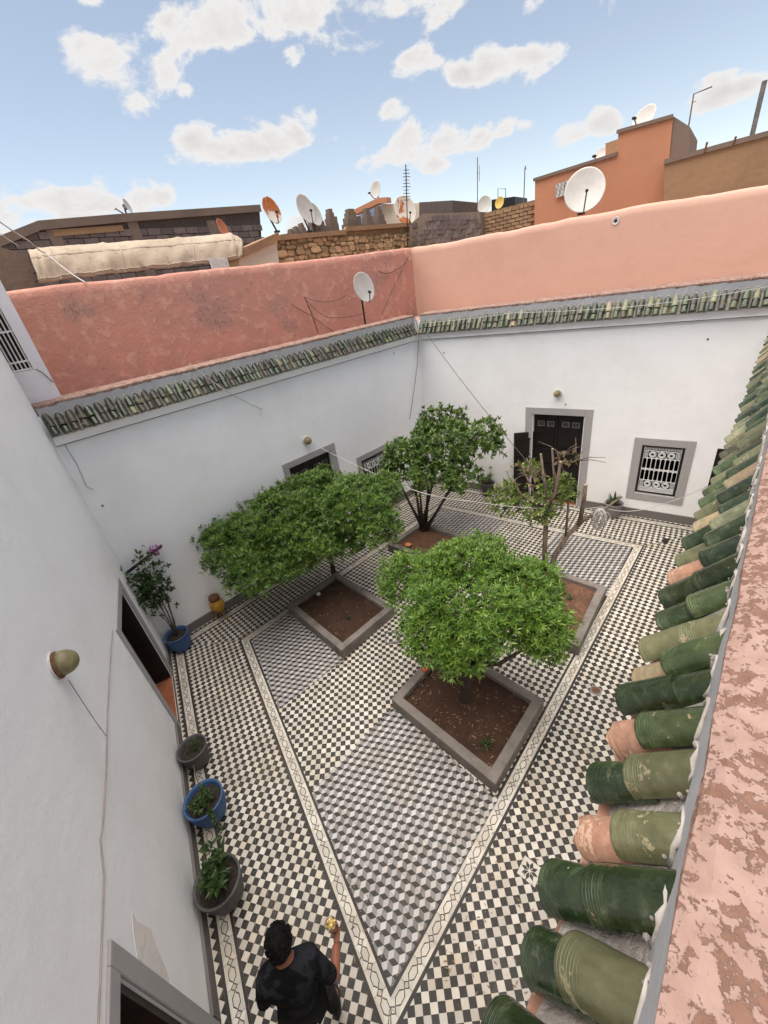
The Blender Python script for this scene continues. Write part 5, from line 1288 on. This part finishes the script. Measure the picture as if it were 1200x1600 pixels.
MB().lathe([(.07, .22), (.13, .27), (.155, .36), (.14, .45), (.09, .50), (.085, .53), (.11, .56), (.10, .56), (.07, .53)], yp, 20, 0, None, True, False).build('body', M['potyellow'], t, True)
MB().lathe([(.10, .515), (.118, .56), (.105, .60), (.05, .61)], yp, 16).build('rim', M['rust'], t, True)
for i in range(3):
    a = i*2.09+.4; e = np.array([math.cos(a), math.sin(a), 0]); MB().tube([yp+e*.08+[0, 0, .25], yp+e*.13+[0, 0, .0]], .016, 6).build('leg', M['potyellow'], t)
MB().lathe([(.10, .235), (.105, .25), (.10, .262)], yp, 16).build('stand_ring', M['potyellow'], t)
g5, c5 = pot('pale grey pot of spiky leaves under the white grille window', FF(.80*kf, .22, 0), .19, .38, 'potlight', .95)
mb = MB(); rr = random.Random(2)
t = thing('spiky_plant', 'dark green spiky aloe like plant in the pale grey pot', 'plant', c5)
for i in range(26):
    a = rr.uniform(0, 6.3); el = rr.uniform(.35, 1.4); d = np.array([math.cos(a)*math.cos(el), math.sin(a)*math.cos(el), math.sin(el)]); s_ = np.array([-math.sin(a), math.cos(a), 0])*.028; L = rr.uniform(.2, .36); n_ = np.cross(s_, d)
    mb.add([c5, c5+d*L*.5+s_, c5+d*L+[0, 0, -.03*(1.4-el)], c5+d*L*.5-s_, c5+d*L*.5-n_*.5], [(0, 4, 1), (4, 2, 1), (0, 3, 4), (4, 3, 2)])
mb.build('foliage', M['leafpot'], t)
g6, c6 = pot('dark grey pot by the wall between the corner and the double door', FF(-2.32*kf+.12, .22, 0), .19, .40, 'potgrey', .95); potplant('twiggy shrub in the dark pot beside the double door', c6, '', 14, 26, .2, .42, .09, .02, 'leaf4')

# ------------------------------------------------------------------ drains and floor fittings
dc = onz(931, 1079); t = thing('floor_drain', 'square floor drain with round grate in the sunny tiled lane', 'drain', dc); axR = (FR.e, FR.n, (0, 0, 1))
MB().box(dc+[0, 0, .003], (.075, .075, .004), axR).build('frame', M['steel'], t); MB().lathe([(.058, .0072), (.05, .010), (.02, .0095), (.018, .0075)], dc, 16).build('grate', M['rust'], t)
dc = onz(1040, 845); t = thing('floor_gap', 'dark broken hole in the tiles near the far right corner', 'drain', dc); MB().box(dc+[0, 0, .002], (.10, .06, .004), axR).build('dark_cover', M['black'], t)
hq = [onz(*p) for p in ((602, 990), (622, 987), (625, 1003), (604, 1006))]; t = thing('manhole_cover', 'square access cover set in the checkered floor between the two nearest planters', 'cover', hq[0])
m = MB()
for i in range(4): a, b = hq[i], hq[(i+1) % 4]; e = (b-a)/np.linalg.norm(b-a); s_ = np.array([-e[1], e[0], 0]); m.prism([a-s_*.014+[0, 0, .001], b-s_*.014+[0, 0, .001], b+s_*.014+[0, 0, .001], a+s_*.014+[0, 0, .001]], (0, 0, .012))
m.build('frame', M['steel'], t)
lf = MB(); rr = random.Random(77)
for _ in range(420):
    p = onz(rr.uniform(300, 1000), rr.uniform(900, 1590)) if rr.random() < .6 else onz(rr.uniform(690, 860), rr.uniform(1150, 1590)); q = rr.uniform(0, 6.3); L = rr.uniform(.01, .03); e = np.array([math.cos(q), math.sin(q), 0])*L; s_ = np.array([-math.sin(q), math.cos(q), 0])*L*.22; o = p+[0, 0, .005]
    if -1.3 < o[1] and (o[0]*nR[0]+o[1]*nR[1]) < 5.7: lf.add([o-e, o+s_+[0, 0, .004], o+e, o-s_+[0, 0, .003]], [(0, 1, 2, 3)])
tag(lf.build('fallen_leaves', M['litter']), 'small dry leaves scattered over the tiled floor', kind='stuff')
lm_ = MB(); rr = random.Random(41)
for _ in range(260):
    s_ = rr.uniform(-1.8, 4)+rr.gauss(0, .02); c = FR(s_, rr.uniform(.006, .02), rr.uniform(4.70, 4.80)); k_ = rr.uniform(.002, .006)
    lm_.lathe([(k_*.5, -k_*.6), (k_*rr.uniform(.8, 1.2), -k_*.1), (k_*rr.uniform(.5, .9), k_*.5), (k_*.15, k_*.75)], c, 6)
tag(lm_.build('lime_crumbs', M['mortarbed']), 'crumbs of pale mortar stuck along the heads of the close roof tiles', kind='stuff')
#@@ next
# ------------------------------------------------------------------ the person
def skin_body(name, verts, edges, mat, parent, sub=2):
    """verts: {key: (xyz, radius)}; grown with a Skin modifier and applied"""
    keys = list(verts); ix = {k: i for i, k in enumerate(keys)}
    me = bpy.data.meshes.new(name); me.from_pydata([tuple(map(float, verts[k][0])) for k in keys], [(ix[a], ix[b]) for a, b in edges], [])
    o = bpy.data.objects.new(name, me); col.objects.link(o)
    o.modifiers.new('skin', 'SKIN'); sk = me.skin_vertices[0].data
    for i, k in enumerate(keys):
        r = verts[k][1]; sk[i].radius = (r, r) if not isinstance(r, tuple) else r
        sk[i].use_root = (i == 0)
    s = o.modifiers.new('sub', 'SUBSURF'); s.levels = sub; s.render_levels = sub
    dg = bpy.context.evaluated_depsgraph_get(); m2 = bpy.data.meshes.new_from_object(o.evaluated_get(dg)); bpy.data.objects.remove(o)
    m2.materials.clear(); m2.materials.append(mat); m2.name = name
    for p in m2.polygons: p.use_smooth = True
    return link(name, m2, parent)
HEAD = np.array([4.20, -.435, 1.60])
fwd = np.array([-.97, .24, 0]); rgt = np.array([.24, .97, 0]); upv = np.array([0, 0, 1.])   # the person's forward, right hand side, up
BASE = np.array([4.42, -.50, 0])
def pp_(f, r, z): return BASE+fwd*f+rgt*r+upv*z
per = thing('person', 'person in dark shirt and black trousers walking with a cup of yellow snack', 'person', BASE)
torso = {'pel': (pp_(0, 0, .95), .135), 'wai': (pp_(.02, 0, 1.08), .135), 'che': (pp_(.03, 0, 1.26), (.165, .13)), 'sho': (pp_(.04, 0, 1.40), (.12, .10)), 'nek': (pp_(.075, 0, 1.475), .058), 'hd0': (pp_(.10, 0, 1.53), .062), 'hd1': (pp_(.135, 0, 1.60), .085), 'hd2': (pp_(.14, 0, 1.67), .085),
         'sR': (pp_(.04, .175, 1.385), .066), 'eR': (pp_(-.04, .285, 1.12), .050), 'wR': (pp_(.165, .335, 1.10), .034),
         'sL': (pp_(.04, -.175, 1.385), .066), 'eL': (pp_(.0, -.26, 1.12), .045), 'wL': (pp_(.18, -.20, 1.02), .029),
         'hR': (pp_(0, .09, .90), .078), 'kR': (pp_(.10, .095, .50), .050), 'aR': (pp_(.06, .10, .09), .040), 'fR': (pp_(.20, .105, .045), .036),
         'hL': (pp_(0, -.09, .90), .078), 'kL': (pp_(.02, -.095, .49), .050), 'aL': (pp_(-.16, -.10, .11), .040), 'fL': (pp_(-.04, -.105, .045), .036)}
ed = [('pel', 'wai'), ('wai', 'che'), ('che', 'sho'), ('sho', 'nek'), ('nek', 'hd0'), ('hd0', 'hd1'), ('hd1', 'hd2'), ('sho', 'sR'), ('sR', 'eR'), ('eR', 'wR'), ('sho', 'sL'), ('sL', 'eL'), ('eL', 'wL'), ('pel', 'hR'), ('hR', 'kR'), ('kR', 'aR'), ('aR', 'fR'), ('pel', 'hL'), ('hL', 'kL'), ('kL', 'aL'), ('aL', 'fL')]
body = skin_body('body', torso, ed, M['skin'], per)
fat = lambda k, g: (torso[k][0], tuple(x+g for x in torso[k][1]) if isinstance(torso[k][1], tuple) else torso[k][1]+g)
shv = {k: fat(k, .022) for k in ('wai', 'che', 'sho', 'sR', 'sL')}
shv['pel'] = (pp_(.0, 0, .93), .165); shv['nk'] = (pp_(.08, 0, 1.498), .086)
for sd, r_ in (('R', 1), ('L', -1)): shv['m'+sd] = (torso['s'+sd][0]*.35+torso['e'+sd][0]*.65, .066); shv['h'+sd] = (torso['e'+sd][0]*.95+torso['w'+sd][0]*.05, .062)
skin_body('shirt', {k: shv[k] for k in ('pel', 'wai', 'che', 'sho', 'nk', 'sR', 'mR', 'hR', 'sL', 'mL', 'hL')}, [('pel', 'wai'), ('wai', 'che'), ('che', 'sho'), ('sho', 'nk'), ('sho', 'sR'), ('sR', 'mR'), ('mR', 'hR'), ('sho', 'sL'), ('sL', 'mL'), ('mL', 'hL')], M['shirt'], per)
tv = {k: fat(k, .034) for k in ('hR', 'kR', 'hL', 'kL')}; tv['pel'] = (pp_(0, 0, .94), .145); tv['aR'] = (torso['aR'][0]+[0, 0, .01], .062); tv['aL'] = (torso['aL'][0]+[0, 0, .01], .062)
skin_body('trousers', {k: tv[k] for k in ('pel', 'hR', 'kR', 'aR', 'hL', 'kL', 'aL')}, [('pel', 'hR'), ('hR', 'kR'), ('kR', 'aR'), ('pel', 'hL'), ('hL', 'kL'), ('kL', 'aL')], M['trousers'], per)
for a_, f_ in (('aR', 'fR'), ('aL', 'fL')):
    a, b = torso[a_][0], torso[f_][0]; d = (b-a)*[1, 1, 0]; d = d/np.linalg.norm(d)
    skin_body('shoe', {'h': (a*[1, 1, 0]+[0, 0, .05]-d*.05, .048), 'm': (a*[1, 1, 0]+[0, 0, .045]+d*.06, .046), 't': (a*[1, 1, 0]+[0, 0, .036]+d*.17, .036)}, [('h', 'm'), ('m', 't')], M['shoe'], per)
# head: face turned forward, cropped dark hair built up at the crown, ears, nose
hc = pp_(.145, 0, 1.635)
hm = MB(); V, F = [], []; nn_, mm_ = 20, 12
rr = random.Random(9)
for i in range(mm_+1):
    th = math.pi*.78*i/mm_
    for j in range(nn_):
        ph = 2*math.pi*j/nn_; d = fwd*math.sin(th)*math.cos(ph)+rgt*math.sin(th)*math.sin(ph)*.84+upv*math.cos(th)*1.12
        cutf = 1.0 if not (math.cos(ph) > .45 and th > 1.3) else .88
        V.append(hc+fwd*-.012+d*(.112+rr.uniform(-.006, .009))*cutf+upv*(.02 if th < .7 else 0))
for i in range(mm_):
    for j in range(nn_): F.append((i*nn_+j, (i+1)*nn_+j, (i+1)*nn_+(j+1) % nn_, i*nn_+(j+1) % nn_))
hm.add(V, F); hair = hm.build('hair', M['hair'], per, True)
tf = MB()
for k_ in range(90):
    q_ = np.array([rr.gauss(0, 1), rr.gauss(0, 1), abs(rr.gauss(0, 1))-.2]); q_ /= np.linalg.norm(q_); k2 = rr.uniform(.010, .018); tf.lathe([(k2*.7, -k2*.6), (k2, 0), (k2*.7, k2*.6), (k2*.2, k2*.9)], hc+fwd*(-.012+q_[0]*.108)+rgt*q_[1]*.092+upv*(q_[2]*.122+.01), 6)
tag(tf.build('hair_curls', M['hair'], hair, True), kind='stuff')
fm = MB()
for sg in (1, -1):
    fm.lathe([(.010, -.008), (.026, 0), (.022, .010), (.008, .014)], hc+rgt*sg*.080+fwd*.0-upv*.02, 10, 0, (fwd*.7, upv*1.25, rgt*sg))
fm.tube([hc+fwd*.085-upv*.0, hc+fwd*.115-upv*.045, hc+fwd*.092-upv*.055], [.010, .016, .010], 8)
fm.lathe([(.085, -.07), (.083, 0), (.075, .05), (.03, .085)], hc+fwd*.022-upv*.03, 14, 0, (fwd, rgt*.82, upv))
fm.build('face', M['skin'], per, True)
em = MB()
for sg in (1, -1): em.lathe([(.012, 0), (.008, .006)], hc+fwd*.103+rgt*sg*.032-upv*.012, 8, 0, (rgt, upv*.6, fwd))
em.lathe([(.022, 0), (.014, .005)], hc+fwd*.093-upv*.082, 8, 0, (rgt, upv*.35, fwd)); em.build('eyes_and_mouth', M['hair'], per)
MB().lathe([(.062, 0), (.068, .018), (.060, .036)], pp_(.07, 0, 1.462), 16, 0, (fwd, rgt, upv), False, False).build('collar', M['shirt'], per, True)
def hand(side, wrist, elbow, gripc=None, axis=None, rad=.032):
    wrist = np.asarray(wrist); d = wrist-np.asarray(elbow); d /= np.linalg.norm(d); sidev = rgt*side
    palm = wrist+d*.055; vs = {'p': (palm, (.030, .020)), 'w': (wrist-d*.02, .026), 'k': (wrist+d*.092, (.034, .017))}; es = [('w', 'p'), ('p', 'k')]
    skin_body('hand', vs, es, M['skin'], per, 2)
    fd = MB()
    if gripc is not None:
        u_ = axis/np.linalg.norm(axis); e1 = palm-gripc; e1 -= u_*(e1 @ u_); e1 /= np.linalg.norm(e1); e2 = np.cross(u_, e1)
        for i, (h, L) in enumerate(((.032, 2.6), (.012, 2.9), (-.009, 2.8), (-.030, 2.4))):
            pts = [gripc+u_*h+(e1*math.cos(q)+e2*math.sin(q))*(rad+.009) for q in np.linspace(.15, L, 6)]; fd.tube([palm+u_*h*.8]+pts, [.011, .0105, .010, .0095, .009, .0085, .007], 8)
        pts = [gripc+u_*.022+(e1*math.cos(q)+e2*math.sin(q))*(rad+.010) for q in np.linspace(-.3, -1.5, 4)]; fd.tube([palm+u_*.01]+pts, [.014, .0125, .0115, .0105, .008], 8)
    else:
        dn = -upv*.4+d
        for i, L in enumerate((.062, .072, .068, .052)):
            o = wrist+d*.088+fwd*(.027-.018*i)*1.; fd.tube([o, o+dn*L*.5, o+dn*L*.85-sidev*.018], [.0095, .009, .007], 8)
        o = wrist+d*.04+fwd*.026; fd.tube([o, o+(d+fwd*.8)*.028, o+(d*1.6+fwd*.7)*.036], [.011, .010, .008], 8)
    fd.build('fingers', M['skin'], per, True)
cupc = torso['wR'][0]+fwd*.085+upv*.045+rgt*-.01
hand(1, torso['wR'][0], torso['eR'][0], cupc, upv+fwd*.15, .031); hand(-1, torso['wL'][0], torso['eL'][0])
ct = thing('snack_cup', 'clear cup of yellow snack held in the raised hand of the person', 'cup', cupc)
ax = (fwd, rgt, upv)
MB().lathe([(.028, -.06), (.035, 0), (.047, .075), (.050, .082), (.046, .079), (.033, 0), (.026, -.056)], cupc, 18, 0, ax, True, False).build('cup_body', M['cup'], ct, True)
cm_ = MB(); rr = random.Random(3)
for _ in range(60):
    z = rr.uniform(.0, .10); a = rr.uniform(0, 6.3); q = rr.uniform(0, .030+.010*z/.08); c = cupc+fwd*math.cos(a)*q+rgt*math.sin(a)*q+upv*z; k_ = rr.uniform(.008, .013); cm_.lathe([(k_*.5, -k_*.8), (k_, 0), (k_*.5, k_*.8)], c, 5)
tag(cm_.build('snack_pieces', M['corn'], ct), kind='stuff')

# ------------------------------------------------------------------ scuffs and pegs on the plaster
def patch(fr, pix, mat, parent, name='plaster_patch', out=.002):
    P = [fr.px(u, v, out) for u, v in pix]; return MB().prism([p-fr.n*.004 for p in P], fr.n*.0045).build(name, mat, parent)
M['bareplaster'] = plaster('bare_patch_plaster', (.70, .655, .61), (.60, .54, .49), .6, None, .7, .8)
patch(FA, [(206, 1424), (214, 1440), (236, 1452), (244, 1478), (262, 1520), (266, 1546), (248, 1530), (228, 1512), (214, 1494), (209, 1462)], M['bareplaster'], wA)
for fr, u, v, w in ((FF, 694, 551, wFo), (FF, 1106, 530, wFo), (FB, 615, 552, wB), (FB, 160, 790, wB), (FA, 118, 752, wA), (FF, 884, 632, wFo)):
    MB().lathe([(.018, -.002), (.016, .012), (.005, .02)], fr.px(u, v, 0), 8, 0, (fr.e, np.array([0, 0, 1.]), fr.n)).build('wall_peg', M['rust'], w)
